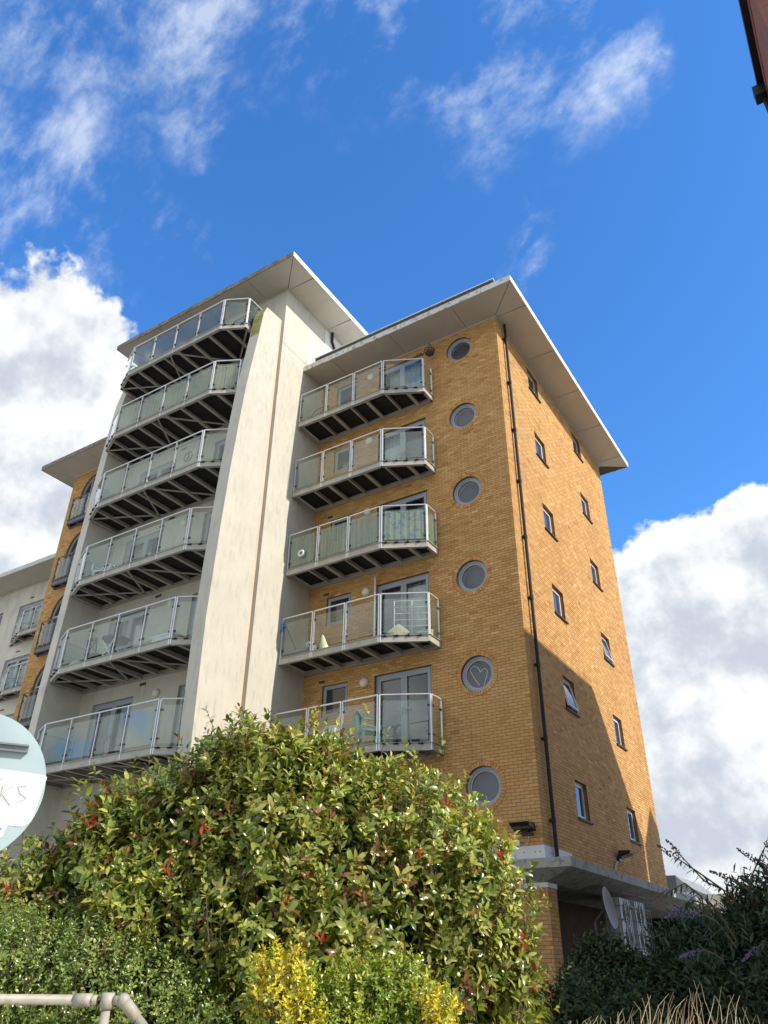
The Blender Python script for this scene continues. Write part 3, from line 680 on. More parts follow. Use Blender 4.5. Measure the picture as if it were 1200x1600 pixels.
# left blade wall of the balcony recess
wg = [(-3.62,GZ-0.2),(-3.62,7.0),(-3.52,12.0),(-3.42,15.6),(-3.30,18.0),(-3.1,19.3),(TY,19.36),(TY,GZ-0.2)]
n = len(wg); fv = [(-13.48, y, z) for y, z in wg]+[(-13.80, y, z) for y, z in wg]
MB().add(fv, [tuple(range(n-1, -1, -1)), tuple(range(n, 2*n))]+[(i, (i+1) % n, n+(i+1) % n, n+i) for i in range(n)]).build('blade_wall', 'render_grey', AB)
CUR = [('curtain', 0.0, 0.3), ('curtain', 0.1, 0.95), ('curtain', 0.0, 0.5), None, ('curtain_dark', 0.2, 1), None]
for i in range(6):
    glazed_door(WF(TY), *dl[i], AB, 2, curtain=CUR[i], wallmat='render'); glazed_door(WF(TY), *dr_[i], AB, 2, curtain=CUR[(i+1) % 6], wallmat='render')
    c = (-10.18, TY, PL[i]+2.28); mb = MB(); mb.tube([(c[0], TY, c[2]), (c[0], TY-0.05, c[2])], 0.125, 16); mb.ball((c[0], TY-0.05, c[2]), 0.115, 0.07, 0.115, 16, 8); mb.build('wall_lamp', 'lamp_glass', AB, smooth=True)
    MB().box(-10.95, -10.7, TY-0.012, TY+0.01, PL[i]-0.16, PL[i]-0.08).build('vent', 'sill', AB)
# main downpipe on the side wall
dp = MB(); dp.tube([(0.09, 0.5, ZS-0.02), (0.09, 0.5, 2.3)], 0.045, 10)
for k in range(9): z = 3.0+k*1.8; dp.tube([(0.09, 0.5, z), (0.09, 0.5, z+0.10)], 0.056, 10); dp.box(0.0, 0.09, 0.43, 0.57, z+0.03, z+0.07)
dp.build('downpipe', 'black_plastic', AB, smooth=False)

# ------------------------------------------------------------------ balconies
def offset_in(a, b, t):                               # 2D normal pointing to the right of a->b
    dx, dy = b[0]-a[0], b[1]-a[1]; l = math.hypot(dx, dy); return (dx/l, dy/l), (dy/l, -dx/l)
def balcony(chain, zb, ywall, parent, splits, joists, brace=(), label=None, rail=1.365, double_mid=True, rear=True, steel='steel_paint', rails='rail_metal'):
    """chain: plan points of the outer edge, left to right; splits: panels per edge"""
    mb = MB(); h = 0.19
    for a, b in zip(chain[:-1], chain[1:]):
        (dx, dy), (nx, ny) = offset_in(a, b, 0)
        A = (a[0], a[1], zb+h/2); B = (b[0], b[1], zb+h/2)
        mb.bar((A[0]-nx*0.03, A[1]-ny*0.03, A[2]), (B[0]-nx*0.03, B[1]-ny*0.03, B[2]), 0.012, h)
        mb.bar((a[0]-nx*0.055, a[1]-ny*0.055, zb+0.006), (b[0]-nx*0.055, b[1]-ny*0.055, zb+0.006), 0.09, 0.012)
        mb.bar((a[0]-nx*0.045, a[1]-ny*0.045, zb+h-0.006), (b[0]-nx*0.045, b[1]-ny*0.045, zb+h-0.006), 0.11, 0.012)
    if rear:
        mb.box(chain[0][0]+0.03, chain[-1][0]-0.03, ywall-0.10, ywall-0.012, zb, zb+0.02); mb.box(chain[0][0]+0.03, chain[-1][0]-0.03, ywall-0.045, ywall-0.015, zb+0.02, zb+h)
    for x, w in joists:
        yf = None
        for a, b in zip(chain[:-1], chain[1:]):
            if min(a[0], b[0]) <= x <= max(a[0], b[0]) and abs(b[0]-a[0]) > 1e-3:
                t = (x-a[0])/(b[0]-a[0]); yf = a[1]+(b[1]-a[1])*t
        if yf is None: continue
        mb.box(x-w/2, x+w/2, yf+0.06, ywall-0.101, zb+0.004, zb+0.018); mb.box(x-0.008, x+0.008, yf+0.06, ywall-0.101, zb+0.018, zb+0.14)
    for a, b in brace: mb.bar((a[0], a[1], zb+0.035), (b[0], b[1], zb+0.035), 0.05, 0.03)
    bal = mb.build('balcony', steel, parent)
    if label: bal['label'] = label
    # deck boards
    dk = MB(); y = min(p[1] for p in chain)+0.05
    def xr(yy):
        xs = []
        pts = [(chain[0][0], ywall)]+list(chain)+[(chain[-1][0], ywall)]
        for a, b in zip(pts[:-1], pts[1:]):
            if (a[1]-yy)*(b[1]-yy) <= 0 and abs(a[1]-b[1]) > 1e-6: xs.append(a[0]+(b[0]-a[0])*(yy-a[1])/(b[1]-a[1]))
        return (min(xs)+0.05, max(xs)-0.05) if len(xs) >= 2 else None
    while y < ywall-0.06:
        q = xr(y+0.06)
        if q and q[1]-q[0] > 0.3: dk.box(q[0], q[1], y, y+0.125, zb+0.145, zb+0.183)
        y += 0.137
    q = xr(min(p[1] for p in chain)+0.45)
    pl = [(chain[0][0]+0.04, ywall-0.05)]+[(x_+(0.04 if x_ < (chain[0][0]+chain[-1][0])/2 else -0.04), max(y_+0.05, -99)) for x_, y_ in chain if y_ < ywall-0.03]+[(chain[-1][0]-0.04, ywall-0.05)]
    dk.prism(pl, zb+0.185, zb+0.192)  # sheet added over the boards to block sunlight through their gaps
    dk.build('deck', 'deck', bal)
    hr = MB(); cl = MB(); zr = zb+rail
    nseg = len(chain)-1
    for e, (a, b) in enumerate(zip(chain[:-1], chain[1:])):
        (dx, dy), (nx, ny) = offset_in(a, b, 0); Lg = math.hypot(b[0]-a[0], b[1]-a[1]); k = splits[e]
        ia, ib = (-nx*0.035, -ny*0.035), None
        P = lambda s: (a[0]+dx*s-nx*0.035, a[1]+dy*s-ny*0.035)
        cuts = [0.035+(Lg-0.07)*j/k for j in range(k+1)]
        for j in range(k):
            s0, s1 = cuts[j], cuts[j+1]
            dbl0 = (j == 0) or double_mid; dbl1 = (j == k-1) or double_mid
            p0 = P(s0+(0.03 if dbl0 and j > 0 else 0)); p1 = P(s1-(0.03 if dbl1 and j < k-1 else 0))
            posts = [p0] if (dbl0 or j == 0) else []
            posts += [p1] if (dbl1 or j == k-1) else []
            if not double_mid and j > 0: posts = [P(s0)]+([p1] if j == k-1 else [])
            for p in posts:
                pm = MB(); pm.bar((p[0], p[1], zb+0.02), (p[0], p[1], zr-0.01), 0.030, 0.042, up=(nx, ny, 0)); pm.build('post', rails, bal)
            hr.tube([(p0[0], p0[1], zr), (p1[0], p1[1], zr)], 0.021, 8)
            g0, g1 = s0+0.075, s1-0.075
            q0, q1 = P(g0), P(g1); gz0, gz1 = zb+0.27, zr-0.15
            gm_ = MB(); gm_.bar((q0[0], q0[1], (gz0+gz1)/2), (q1[0], q1[1], (gz0+gz1)/2), 0.010, gz1-gz0); gm_.build('glass_panel', 'glass_balcony', bal)
            for s in (g0-0.02, g1+0.02):
                for z in (gz0+0.12, gz1-0.12):
                    c = P(s); cl.bar((c[0]-dx*0.035, c[1]-dy*0.035, z), (c[0]+dx*0.035, c[1]+dy*0.035, z), 0.032, 0.042)
    hr.build('handrail', rails, bal, smooth=False); cl.build('glass_clamps', 'clamp', bal)['kind'] = 'stuff'
    return bal
BR = [4.65+2.735*i for i in range(5)]
FL = ['first', 'second', 'third', 'fourth', 'fifth', 'sixth']
for i, z in enumerate(BR):
    balcony([(-6.78,-1.2),(-3.48,-1.2),(-2.30,-0.60),(-2.30,-0.02)], z, 0.0, AB, (3, 1, 1),
            [(-6.0,0.05),(-5.42,0.11),(-4.72,0.05),(-4.12,0.11),(-3.43,0.05),(-2.81,0.11)])
for i, z in enumerate(PL):
    balcony([(-13.42,TY-0.02),(-13.42,-3.58),(-12.58,-3.97),(-8.14,-3.97),(-7.34,-3.56),(-7.34,TY-0.02)], z, TY, AB, (1, 1, 4, 1, 1),
            [(-12.75,0.05),(-12.1,0.10),(-11.4,0.10),(-10.8,0.06),(-10.15,0.10),(-9.45,0.10),(-8.7,0.10),(-7.97,0.10)],
            brace=[((-13.36,-3.52),(-11.1,-2.45)),((-10.5,-3.93),(-11.3,-2.45)),((-10.4,-3.93),(-8.8,-2.45)),((-7.40,-3.45),(-8.6,-2.45))], double_mid=False)

# ------------------------------------------------------------------ left brick wing
LX0, LX1, LY = -19.1, -13.5, -0.9
arch_b = [4.72+2.7*i for i in range(5)]
aR = 0.92; ac = -17.5
arches = [(ac, aR, b, b+1.38) for b in arch_b]
lay_l = brick_layout(LX0, LX1, 2.0, int((ZS-2.0)/CH)+1, [(a[0]-a[1], a[0]+a[1], a[2], a[3]) for a in arches], [(a[0], a[3], a[1]+0.11) for a in arches])
wl = wall_sheet('wall', LX0, LX1, GZ-0.2, ZS+0.05, [], [], WF(LY), -0.008, 'mortar', AB, arches=arches); wl['label'] = 'buff brick wing left of the tower with arched windows'
bo = bricks_mesh('brickwork', lay_l, WF(LY), wl); bo['kind'] = 'stuff'
vl = []
for a in arches:
    for k in range(26):
        t0 = math.pi*(k+0.07)/26; t1 = math.pi*(k+0.93)/26; u = lambda r_, t: (a[0]+r_*math.cos(t), a[3]+r_*math.sin(t))
        vl.append(([u(aR, t0), u(aR+0.103, t0), u(aR+0.103, t1), u(aR, t1)], 0.03, False))
bo = bricks_mesh('arch_bricks', vl, WF(LY), wl); bo['kind'] = 'stuff'
MB().box(LX0, LX0+0.2, LY+0.04, 8.0, GZ, ZS).box(LX0, LX1, 7.8, 8.0, GZ, ZS).build('rear_wall', 'mortar', AB)
roof('roof', LX0, -13.9, LY, 8.0, (0.8, 1.1, 0.0, 0.3), ZS, 0.15, AB, stepf=2.3, lab='flat overhanging roof of the left brick wing', fr='fascia_dark')
for i, a in enumerate(arches):
    N = 20; fr = MB(); y0 = LY+0.09
    prof = lambda r_: [(ac+r_, a[2])]+[(ac+r_*math.cos(t), a[3]+r_*math.sin(t)) for t in np.linspace(0, math.pi, N)]+[(ac-r_, a[2])]
    p0, p1 = prof(aR-0.004), prof(aR-0.08); m_ = len(p0)
    fr.add([(x, y0, z) for x, z in p0]+[(x, y0, z) for x, z in p1]+[(x, y0+0.07, z) for x, z in p1], [(k, k+1, m_+k+1, m_+k) for k in range(m_-1)]+[(m_+k, m_+k+1, 2*m_+k+1, 2*m_+k) for k in range(m_-1)])
    for x in (ac-0.03, ac-0.48, ac+0.44): fr.box(x, x+0.05, y0+0.002, y0+0.06, a[2], a[3]+(0.83 if abs(x-ac) < 0.1 else 0.68))
    fr.box(ac-aR+0.08, ac+aR-0.08, y0+0.001, y0+0.058, a[3]-0.03, a[3]+0.03); fr.box(ac-aR+0.08, ac+aR-0.08, y0+0.001, y0+0.058, a[2], a[2]+0.08)
    w = fr.build('arched_window', 'frame_grey', AB)
    MB().add([(x, y0+0.05, z) for x, z in p1], [tuple(range(m_))]).build('pane', 'pane_dark', w)
    rv = MB(); rv.add([(x, LY+0.004, z) for x, z in p0]+[(x, y0+0.02, z) for x, z in p0], [(k, m_+k, m_+k+1, k+1) for k in range(m_-1)]); rv.build('reveal', 'brick_reveal_shade', w)
    balcony([(ac-aR-0.16, LY-0.02), (ac-aR+0.04, LY-0.34), (ac+aR-0.04, LY-0.34), (ac+aR+0.16, LY-0.02)], a[2]-0.16, LY, AB, (1, 2, 1), [(ac-0.4,0.06),(ac+0.4,0.06)], rail=1.2, double_mid=False, steel='frame_dark', rails='frame_dark')

# ------------------------------------------------------------------ far left rendered block
FB = thing('rendered_block', 'pale grey rendered apartment block behind the left brick wing', 'building', (-30, 5, GZ))
FY = 1.53
fw_ = [(-24.75, -22.3, 12.4-2.58*k, 14.33-2.58*k) for k in range(5)]
fs_ = [(-27.0, -25.95, 13.3-2.58*k, 14.3-2.58*k) for k in range(5)]+[(-29.5, -28.4, 13.3-2.58*k, 14.3-2.58*k) for k in range(5)]
wall_sheet('wall', -44.0, LX0, GZ-0.2, 15.35, fw_+fs_, [], WF(FY), 0.0, 'render_grey', FB)
MB().box(-44.0, LX0, 9.0, 9.2, GZ, 15.3).box(-44.0, -43.8, FY+0.01, 9.0, GZ, 15.3).build('rear_wall', 'render_grey', FB)
roof('roof', -44.0, LX0-0.15, FY, 9.0, (0.8, 1.25, 0.0, 0.4), 15.3, 0.16, FB, stepf=2.3)
for q in fw_:
    glazed_door(WF(FY), *q, FB, 3, wallmat='render_grey')
    balcony([(-24.7, FY-0.02), (-23.3, 0.88), (-21.6, 0.88), (-20.6, FY-0.02)], q[2]-0.02, FY, FB, (1, 2, 1), [(-23.6,0.08),(-22.6,0.08),(-21.8,0.08)], rail=1.2, double_mid=False)
    MB().box(-24.1, -23.85, FY-0.012, FY+0.02, q[3]+0.24, q[3]+0.30).build('vent', 'sill', FB)
for q in fs_: rect_window(WF(FY), *q, FB, 'frame_grey', 'pane_dark', depth=0.08, sill=False)
an = MB()
for x in (-33.5, -31.5, -29.5): an.tube([(x, 3.0, 15.4), (x, 3.0, 17.95)], 0.03, 6)
for z in (17.3, 17.9): an.tube([(-35, 3.0, z), (-29.4, 3.0, z)], 0.03, 6); an.tube([(-29.5, 3.0, z), (-29.5, 7.0, z)], 0.03, 6)
tag(an.build('roof_guard_rail', 'galv'), 'thin metal guard rail on the roof of the far left block', 'railing')

# ------------------------------------------------------------------ red brick neighbour on the right (its shadow falls on the side wall)
NB = thing('red_brick_building', 'dark red brick building at the top right with black gutter', 'building', (12, -4, GZ))
def red_wall_mat():
    m_ = bpy.data.materials.new('red_brickwork'); m_.use_nodes = True; q = NT(m_.node_tree)
    t = q.n('ShaderNodeTexCoord'); sx = q.n('ShaderNodeSeparateXYZ', i={0: t.outputs['Object']})
    cx = q.n('ShaderNodeCombineXYZ', i={0: q.m('ADD', sx.outputs[0], sx.outputs[1]), 1: sx.outputs[2], 2: 0.0})
    br = q.n('ShaderNodeTexBrick', i={'Vector': cx.outputs[0], 'Color1': (0.21, 0.072, 0.05, 1), 'Color2': (0.27, 0.10, 0.07, 1), 'Mortar': (0.17, 0.11, 0.09, 1), 'Scale': 1.0, 'Mortar Size': 0.006, 'Brick Width': 0.225, 'Row Height': 0.075})
    bp = q.n('ShaderNodeBump', i={'Height': br.outputs['Fac'], 'Strength': -0.5, 'Distance': 0.01})
    b = q.n('ShaderNodeBsdfPrincipled', i={'Base Color': br.outputs['Color'], 'Roughness': 0.9, 'Normal': bp.outputs[0]})
    o = q.n('ShaderNodeOutputMaterial'); q.link(b.outputs[0], o.inputs[0]); MATS['red_brickwork'] = m_
red_wall_mat()
NX = 7.96; NZ = 12.78
MB().box(NX, 14.5, -9.35, -7.30, GZ-0.2, NZ-0.02).build('wall', 'red_brickwork', NB)
MB().box(NX-0.06, 14.6, -9.42, -7.30, NZ+0.1, NZ+0.16).build('roof', 'slate', NB)
MB().box(NX-0.10, NX-0.002, -9.42, -7.36, NZ-0.02, NZ+0.10).build('gutter', 'black_plastic', NB)
MB().box(NX-0.012, NX-0.001, -9.3, -7.32, NZ-0.32, NZ-0.24).build('string_course', 'red_brick', NB)
hp = MB().box(NX-0.19, NX-0.003, -7.44, -7.24, NZ-0.27, NZ-0.03); hp.tube([(NX-0.06, -7.30, NZ-0.27), (NX-0.06, -7.30, GZ)], 0.045, 10)
hp.build('downpipe', 'black_plastic', NB)
# wing with pitched roof: ridge along y, hipped far end and a small gable
RXr = 11.5; RZr = 7.47+0.69*RXr
yo = 0.04*RXr
wall_ = MB().box(8.7, 14.3, -7.29, 7.3+yo, GZ-0.2, 9.4)
wall_.build('wall', 'render', NB)  # unseen wall, made pale to bounce light onto the shaded side wall
rv = [(8.4,-7.29,9.4),(14.6,-7.29,9.4),(RXr,-7.29,RZr+0.13),(RXr,4.95+yo,RZr-0.10),(8.4,7.8+yo,9.4),(14.6,7.8+yo,9.4)]
MB().add(rv, [(0,2,1),(0,4,3,2),(1,2,3,5),(3,4,5),(0,1,5,4)]).build('roof', 'slate', NB)
gy = 9.3+yo; gz = 4.67+0.69*RXr; gb = gz-1.25
MB().add([(RXr,gy-1.25,gb),(RXr,gy+1.25,gb),(RXr,gy,gz),(RXr+2,gy-1.25,gb),(RXr+2,gy+1.25,gb),(RXr+2,gy,gz)], [(0,1,2),(3,5,4),(0,2,5,3),(1,4,5,2),(0,3,4,1)]).build('gable', 'slate', NB)
MB().box(RXr+0.05, RXr+1.95, gy-1.2, gy+1.2, GZ-0.2, gb-0.01).build('wall', 'red_brickwork', NB)
for y in (-5.5, -3.0, -0.5, 2.0, 4.5):
    for z in (1.0, 4.0, 7.0): rect_window(lambda u, d, zz: (8.7-d, u, zz), y, y+1.0, z, z+1.4, NB, 'frame_light', 'pane_dark', depth=-0.06, sill=False)

# ------------------------------------------------------------------ distant buildings on the right
DB = thing('distant_building', 'dark grey building with curved roof far behind the brick corner', 'building', (-11, 62, GZ))
MB().box(-18, -11.6, 60, 70, GZ-0.2, 7.8).build('tower_block', 'slate', DB)
xs = np.linspace(-11.58, -8.4, 14); zc = [7.82-1.75*math.sin((x+11.58)/3.18*math.pi/2)**0.9 for x in xs]
v = [(x, y, z) for x, z in zip(xs, zc) for y in (60.05, 70)]+[(x, 60.05, GZ) for x in xs]
MB().add(v, [(2*k, 2*k+2, 2*k+3, 2*k+1) for k in range(13)]+[(28+k, 29+k, 2*k+2, 2*k) for k in range(13)]).build('curved_hall', 'mesh_grey', DB)
for x in (-11.2, -10.8, -10.4): MB().box(x, x+0.25, 60.0, 60.04, 5.6, 6.4).build('window', 'frame_light', DB)
LB = thing('low_building', 'low pale flat-roofed building behind the buddleia', 'building', (-3, 62, GZ))
MB().box(-8.3, 6, 58, 68, GZ-0.2, 5.3).build('wall', 'render_grey', LB); MB().box(-8.6, 6.3, 57.6, 68.3, 5.31, 6.0).build('roof', 'render_beige', LB)

# ------------------------------------------------------------------ things on the building
def floodlight(c, outward, label):
    t = thing('floodlight', label, 'floodlight', c); o = Vector(outward); s = Vector((0,0,1)).cross(o); up = Vector((0,0,1)); C0 = Vector(c)
    def P(a, b, h): return C0+s*a+o*b+up*h
    hw, v = 0.24, []
    for a in (-hw, hw): v += [P(a,0.05,0.02), P(a*0.9,0.36,0.10), P(a*0.98,0.40,0.17), P(a,0.08,0.18)]
    MB().add(v, [(0,1,2,3),(7,6,5,4),(0,4,5,1),(1,5,6,2),(2,6,7,3),(3,7,4,0)]).build('housing', 'black_plastic', t)
    MB().add([P(-0.2,0.09,0.028), P(0.2,0.09,0.028), P(0.19,0.33,0.088), P(-0.19,0.33,0.088)], [(0,1,2,3)]).build('lens', 'pane_dark', t)
    MB().bar(P(0,0,0.06), P(0,0.10,0.06), 0.16, 0.10).bar(P(-hw*0.5,0.02,-0.03), P(hw*0.6,0.02,-0.03), 0.05, 0.06).build('bracket', 'black_plastic', t)
    return t
floodlight((-0.36, -0.02, 2.76), (0,-1,0), 'black floodlight on the shaded front wall near the corner')
floodlight((0.02, 5.2, 2.76), (1,0,0), 'black floodlight low on the side wall above the canopy')
jb = thing('junction_box', 'small cream junction box below the front floodlight', 'junction box', (-0.57, -0.02, 2.56))
MB().box(-0.62, -0.52, -0.06, 0.0, 2.51, 2.61).build('box', 'lamp_glass', jb)
MB().tube([(-0.52,-0.02,2.54),(-0.44,-0.02,2.51),(-0.36,-0.02,2.53),(-0.32,-0.02,2.62),(-0.31,-0.02,2.74)], 0.008, 5).build('cable', 'lamp_glass', jb)
jb = thing('junction_box', 'weathered conduit elbow below the side floodlight', 'conduit', (0.02, 4.6, 2.5))
MB().tube([(0.03,4.75,2.21),(0.03,4.75,2.45),(0.04,4.8,2.56),(0.04,4.95,2.66)], 0.035, 7).build('conduit', 'render_beige', jb)
# satellite dish, seen from the side
sd = thing('satellite_dish', 'large grey satellite dish under the concrete canopy', 'satellite dish', (0.35, 2.6, GZ))
dc = Vector((0.35, 2.55, 1.42)); ax = Vector((0.95, 0.02, 0.16)).normalized(); a1 = ax.cross(Vector((0,0,1))).normalized(); a2 = a1.cross(ax)
v = []; f = []; nr, na = 6, 24
for j in range(nr+1):
    rr = 0.45*j/nr
    for k in range(na): t = 2*math.pi*k/na; v.append(dc+a1*(rr*0.92*math.cos(t))+a2*(rr*math.sin(t))+ax*(0.55*rr*rr))
for j in range(nr):
    for k in range(na): f.append((j*na+k, (j+1)*na+k, (j+1)*na+(k+1) % na, j*na+(k+1) % na))
MB().add(v, f).build('reflector', 'dish_grey', sd, smooth=True)
MB().tube([dc-ax*0.05, dc-ax*0.3+Vector((0,0,-0.2)), (0.1,2.8,GZ)], 0.035, 8).build('mast', 'galv', sd)
MB().tube([dc-a2*0.45+ax*0.1, dc+ax*0.55-a2*0.1], 0.015, 6).ball(dc+ax*0.57-a2*0.08, 0.05, 0.05, 0.05).build('feed_arm', 'galv', sd)
# caged condenser units
for k, (y, lab) in enumerate(((3.9, 'grey air conditioning unit in wire cage beside the satellite dish'), (5.1, 'second grey air conditioning unit in wire cage, farther from the dish'))):
    ac_ = thing('air_conditioner', lab, 'air conditioner', (0.3, y, GZ), 'caged condensers under the canopy')
    MB().box(0.02, 0.40, y-0.42, y+0.42, 0.55, 1.72).build('casing', 'clad_white', ac_)
    fan = MB()
    for z in (0.87, 1.4):
        for rr in (0.08, 0.14, 0.20, 0.25): fan.tube([(0.405, y+rr*math.cos(t), z+rr*math.sin(t)) for t in np.linspace(0, 2*math.pi, 19)], 0.006, 4, cap=False)
    fan.build('fan_grille', 'clamp', ac_)
    cg = MB(); x1 = 0.52
    for yy in np.linspace(y-0.5, y+0.5, 8): cg.tube([(x1,yy,0.4),(x1,yy,1.82)], 0.008 if 0 < 1 else 0, 4)
    for zz in np.linspace(0.4, 1.82, 6): cg.tube([(x1,y-0.5,zz),(x1,y+0.5,zz)], 0.008, 4)
    for xx in np.linspace(0.02, 0.52, 6): cg.tube([(xx,y-0.5,0.4),(xx,y-0.5,1.82)], 0.008, 4)
    for zz in np.linspace(0.4, 1.82, 6): cg.tube([(0.02,y-0.5,zz),(0.52,y-0.5,zz)], 0.008, 4)
    cg.build('cage', 'mesh_grey', ac_); MB().box(-0.1, 0.5, y-0.45, y+0.45, 0.4, 0.54).box(-0.05, 0.05, y-0.4, y+0.4, GZ, 0.4).build('stand', 'galv', ac_)

def rb(i): return BR[i]+0.185                         # deck level of the right balconies
def lb_(i): return PL[i]+0.185                        # and of the tower balconies
def plastic_chair(name, c, rz, m_, label):
    t = thing(name, label, 'chair', c); M4 = Matrix.Translation(c) @ Matrix.Rotation(rz, 4, 'Z')
    def add(mb, nm):
        mb.v = [tuple(M4 @ Vector(p)) for p in mb.v]; mb.build(nm, m_, t)
    add(MB().box(-0.23, 0.23, -0.22, 0.24, 0.40, 0.44), 'seat')
    for sx in (-1, 1):
        for sy in (-1, 1): add(MB().bar((sx*0.25, sy*0.24, 0), (sx*0.20, sy*0.19, 0.42), 0.05, 0.05), 'leg')
        add(MB().tube([(sx*0.27,-0.22,0.42),(sx*0.28,-0.22,0.64),(sx*0.27,0.05,0.66),(sx*0.24,0.26,0.70)], 0.028, 6), 'armrest')
    b = MB(); b.tube([(-0.22,0.24,0.42),(-0.23,0.30,0.72),(-0.15,0.34,0.86),(0.15,0.34,0.86),(0.23,0.30,0.72),(0.22,0.24,0.42)], 0.03, 6)
    for x in (-0.12, -0.04, 0.04, 0.12): b.bar((x,0.245,0.44),(x,0.335,0.84), 0.045, 0.015)
    add(b, 'backrest')
plastic_chair('plastic_chair', (-12.35, -3.35, lb_(2)), 0.5, 'white_plastic', 'white plastic armchair at the left end of the third tower balcony')
plastic_chair('plastic_chair', (-5.35, -0.72, rb(0)), 0.3, 'white_plastic', 'white plastic chair on the lowest brick-side balcony above the bush')
plastic_chair('plastic_chair', (-4.0, -0.80, rb(0)), 2.4, 'teal', 'teal chair on the lowest brick-side balcony')
plastic_chair('garden_chair', (-8.4, -3.2, lb_(5)), 0.8, 'dark_cloth', 'dark chair on the topmost tower balcony')
# folding chair with crossed back, folding table
t = thing('folding_chair', 'dark folding chair with crossed backrest on the second tower balcony', 'chair', (-11.9, -3.45, lb_(1)))
x0, y0, z0 = -11.95, -3.45, lb_(1)
b = MB(); b.bar((x0-0.2,y0,z0+0.5),(x0-0.2,y0-0.06,z0+0.9),0.04,0.03).bar((x0+0.2,y0,z0+0.5),(x0+0.2,y0-0.06,z0+0.9),0.04,0.03).bar((x0-0.2,y0-0.06,z0+0.88),(x0+0.2,y0-0.06,z0+0.88),0.03,0.08).bar((x0-0.2,y0,z0+0.5),(x0+0.2,y0-0.05,z0+0.86),0.03,0.03).bar((x0+0.2,y0-0.01,z0+0.5),(x0-0.2,y0-0.06,z0+0.86),0.03,0.03)
b.build('backrest', 'dark_cloth', t); MB().box(x0-0.22, x0+0.22, y0, y0+0.42, z0+0.44, z0+0.475).build('seat', 'dark_cloth', t)
for sx in (-0.2, 0.2):
    MB().bar((x0+sx,y0-0.02,z0+0.5),(x0+sx,y0+0.40,z0),0.03,0.03).build('leg', 'dark_cloth', t); MB().bar((x0+sx*0.85,y0,z0),(x0+sx*0.85,y0+0.38,z0+0.44),0.03,0.03).build('leg', 'dark_cloth', t)
t = thing('folding_table', 'grey folding table with white legs on the second tower balcony', 'table', (-11.0, -3.4, lb_(1))); x0, y0 = -11.0, -3.40
MB().tube([(x0,y0,z0+0.70),(x0,y0,z0+0.73)], 0.40, 20).build('table_top', 'dark_cloth', t)
for sx in (-0.25, 0.25):
    MB().bar((x0-0.3,y0+sx,z0),(x0+0.3,y0+sx,z0+0.70),0.03,0.03).build('leg', 'white_plastic', t); MB().bar((x0+0.3,y0+sx*0.9,z0),(x0-0.3,y0+sx*0.9,z0+0.70),0.03,0.03).build('leg', 'white_plastic', t)
t = thing('storage_bag', 'pale rounded bag on the floor of the second tower balcony', 'bag', (-12.3, -3.7, lb_(1)))
MB().ball((-12.3,-3.62,lb_(1)+0.12), 0.26, 0.16, 0.15, 14, 8).build('bag', 'cream_cloth', t, smooth=True)
t = thing('storage_box', 'white box behind the right glass of the second tower balcony', 'box', (-8.8, -3.4, lb_(1)))
MB().box(-9.25, -8.45, -3.6, -3.15, lb_(1), lb_(1)+0.33).build('box', 'white_plastic', t); MB().box(-9.28, -8.42, -3.63, -3.12, lb_(1)+0.332, lb_(1)+0.37).build('lid', 'white_plastic', t)
t = thing('peace_sign', 'round peace symbol hung inside the glass of the fourth tower balcony', 'ornament', (-8.75, -3.86, lb_(3)+0.55)); cx, cy, cz = -8.72, -3.88, PL[3]+0.62
w = MB().tube([(cx+0.17*math.cos(a), cy, cz+0.17*math.sin(a)) for a in np.linspace(0, 2*math.pi, 25)], 0.014, 6, cap=False)
w.tube([(cx,cy,cz-0.16),(cx,cy,cz+0.16)], 0.012, 5).tube([(cx,cy,cz),(cx-0.115,cy,cz-0.115)], 0.012, 5).tube([(cx,cy,cz),(cx+0.115,cy,cz-0.115)], 0.012, 5); w.build('ring', 'dark_cloth', t)
t = thing('towel', 'dark towel hanging inside the right end of the topmost tower balcony', 'towel', (-7.5, -2.9, lb_(5)))
n = 24; v = []
for k in range(n+1):
    y = -3.35+0.5*k/n; x = -7.44+0.02*math.sin(k*1.1); v += [(x,y,PL[5]+0.4+0.05*math.sin(k*0.6)),(x,y,PL[5]+1.22),(x-0.02,y,PL[5]+1.22),(x-0.02,y,PL[5]+0.41)]
MB().add(v, [(4*k+j, 4*k+4+j, 4*k+5+j, 4*k+1+j) for k in range(n) for j in range(3)]).build('cloth', 'dark_cloth', t)

def reed_screen(edges, z0, z1, label, tone=((0.36,0.31,0.20),(0.46,0.40,0.27),(0.28,0.24,0.16))):
    """reed matting tied inside the glass: every reed is a thin upright stick"""
    t = thing('reed_screen', label, 'privacy screen', (edges[0][0][0], edges[0][0][1], z0), 'reed screens on balcony railings')
    for a, b in edges:
        V = []; F = []; C = []; L = math.hypot(b[0]-a[0], b[1]-a[1]); n = int(L/0.011); (dx, dy), (nx, ny) = offset_in(a, b, 0)
        for k in range(n):
            s = (k+0.5)*L/n; w = random.uniform(0.004, 0.0065); top = z1+random.uniform(-0.04, 0.02); lean = random.uniform(-0.01, 0.01); off = random.uniform(0, 0.006)
            o = len(V); px, py = a[0]+dx*s-nx*off, a[1]+dy*s-ny*off
            V += [(px-dx*w, py-dy*w, z0), (px+nx*0.005, py+ny*0.005, z0), (px+dx*w, py+dy*w, z0), (px+dx*(w+lean), py+dy*(w+lean), top), (px+dx*lean+nx*0.005, py+dy*lean+ny*0.005, top), (px+dx*(lean-w), py+dy*(lean-w), top)]
            F += [(o, o+1, o+4, o+5), (o+1, o+2, o+3, o+4)]; c = np.array(random.choice(tone))*random.uniform(0.75, 1.2); C += [c, c]
        np_mesh('reed_panel', V, np.array(F), np.array(C), 'reed', t)['kind'] = 'stuff'
mat_attr('reed', 0.9, 0.2, grain=0.15)
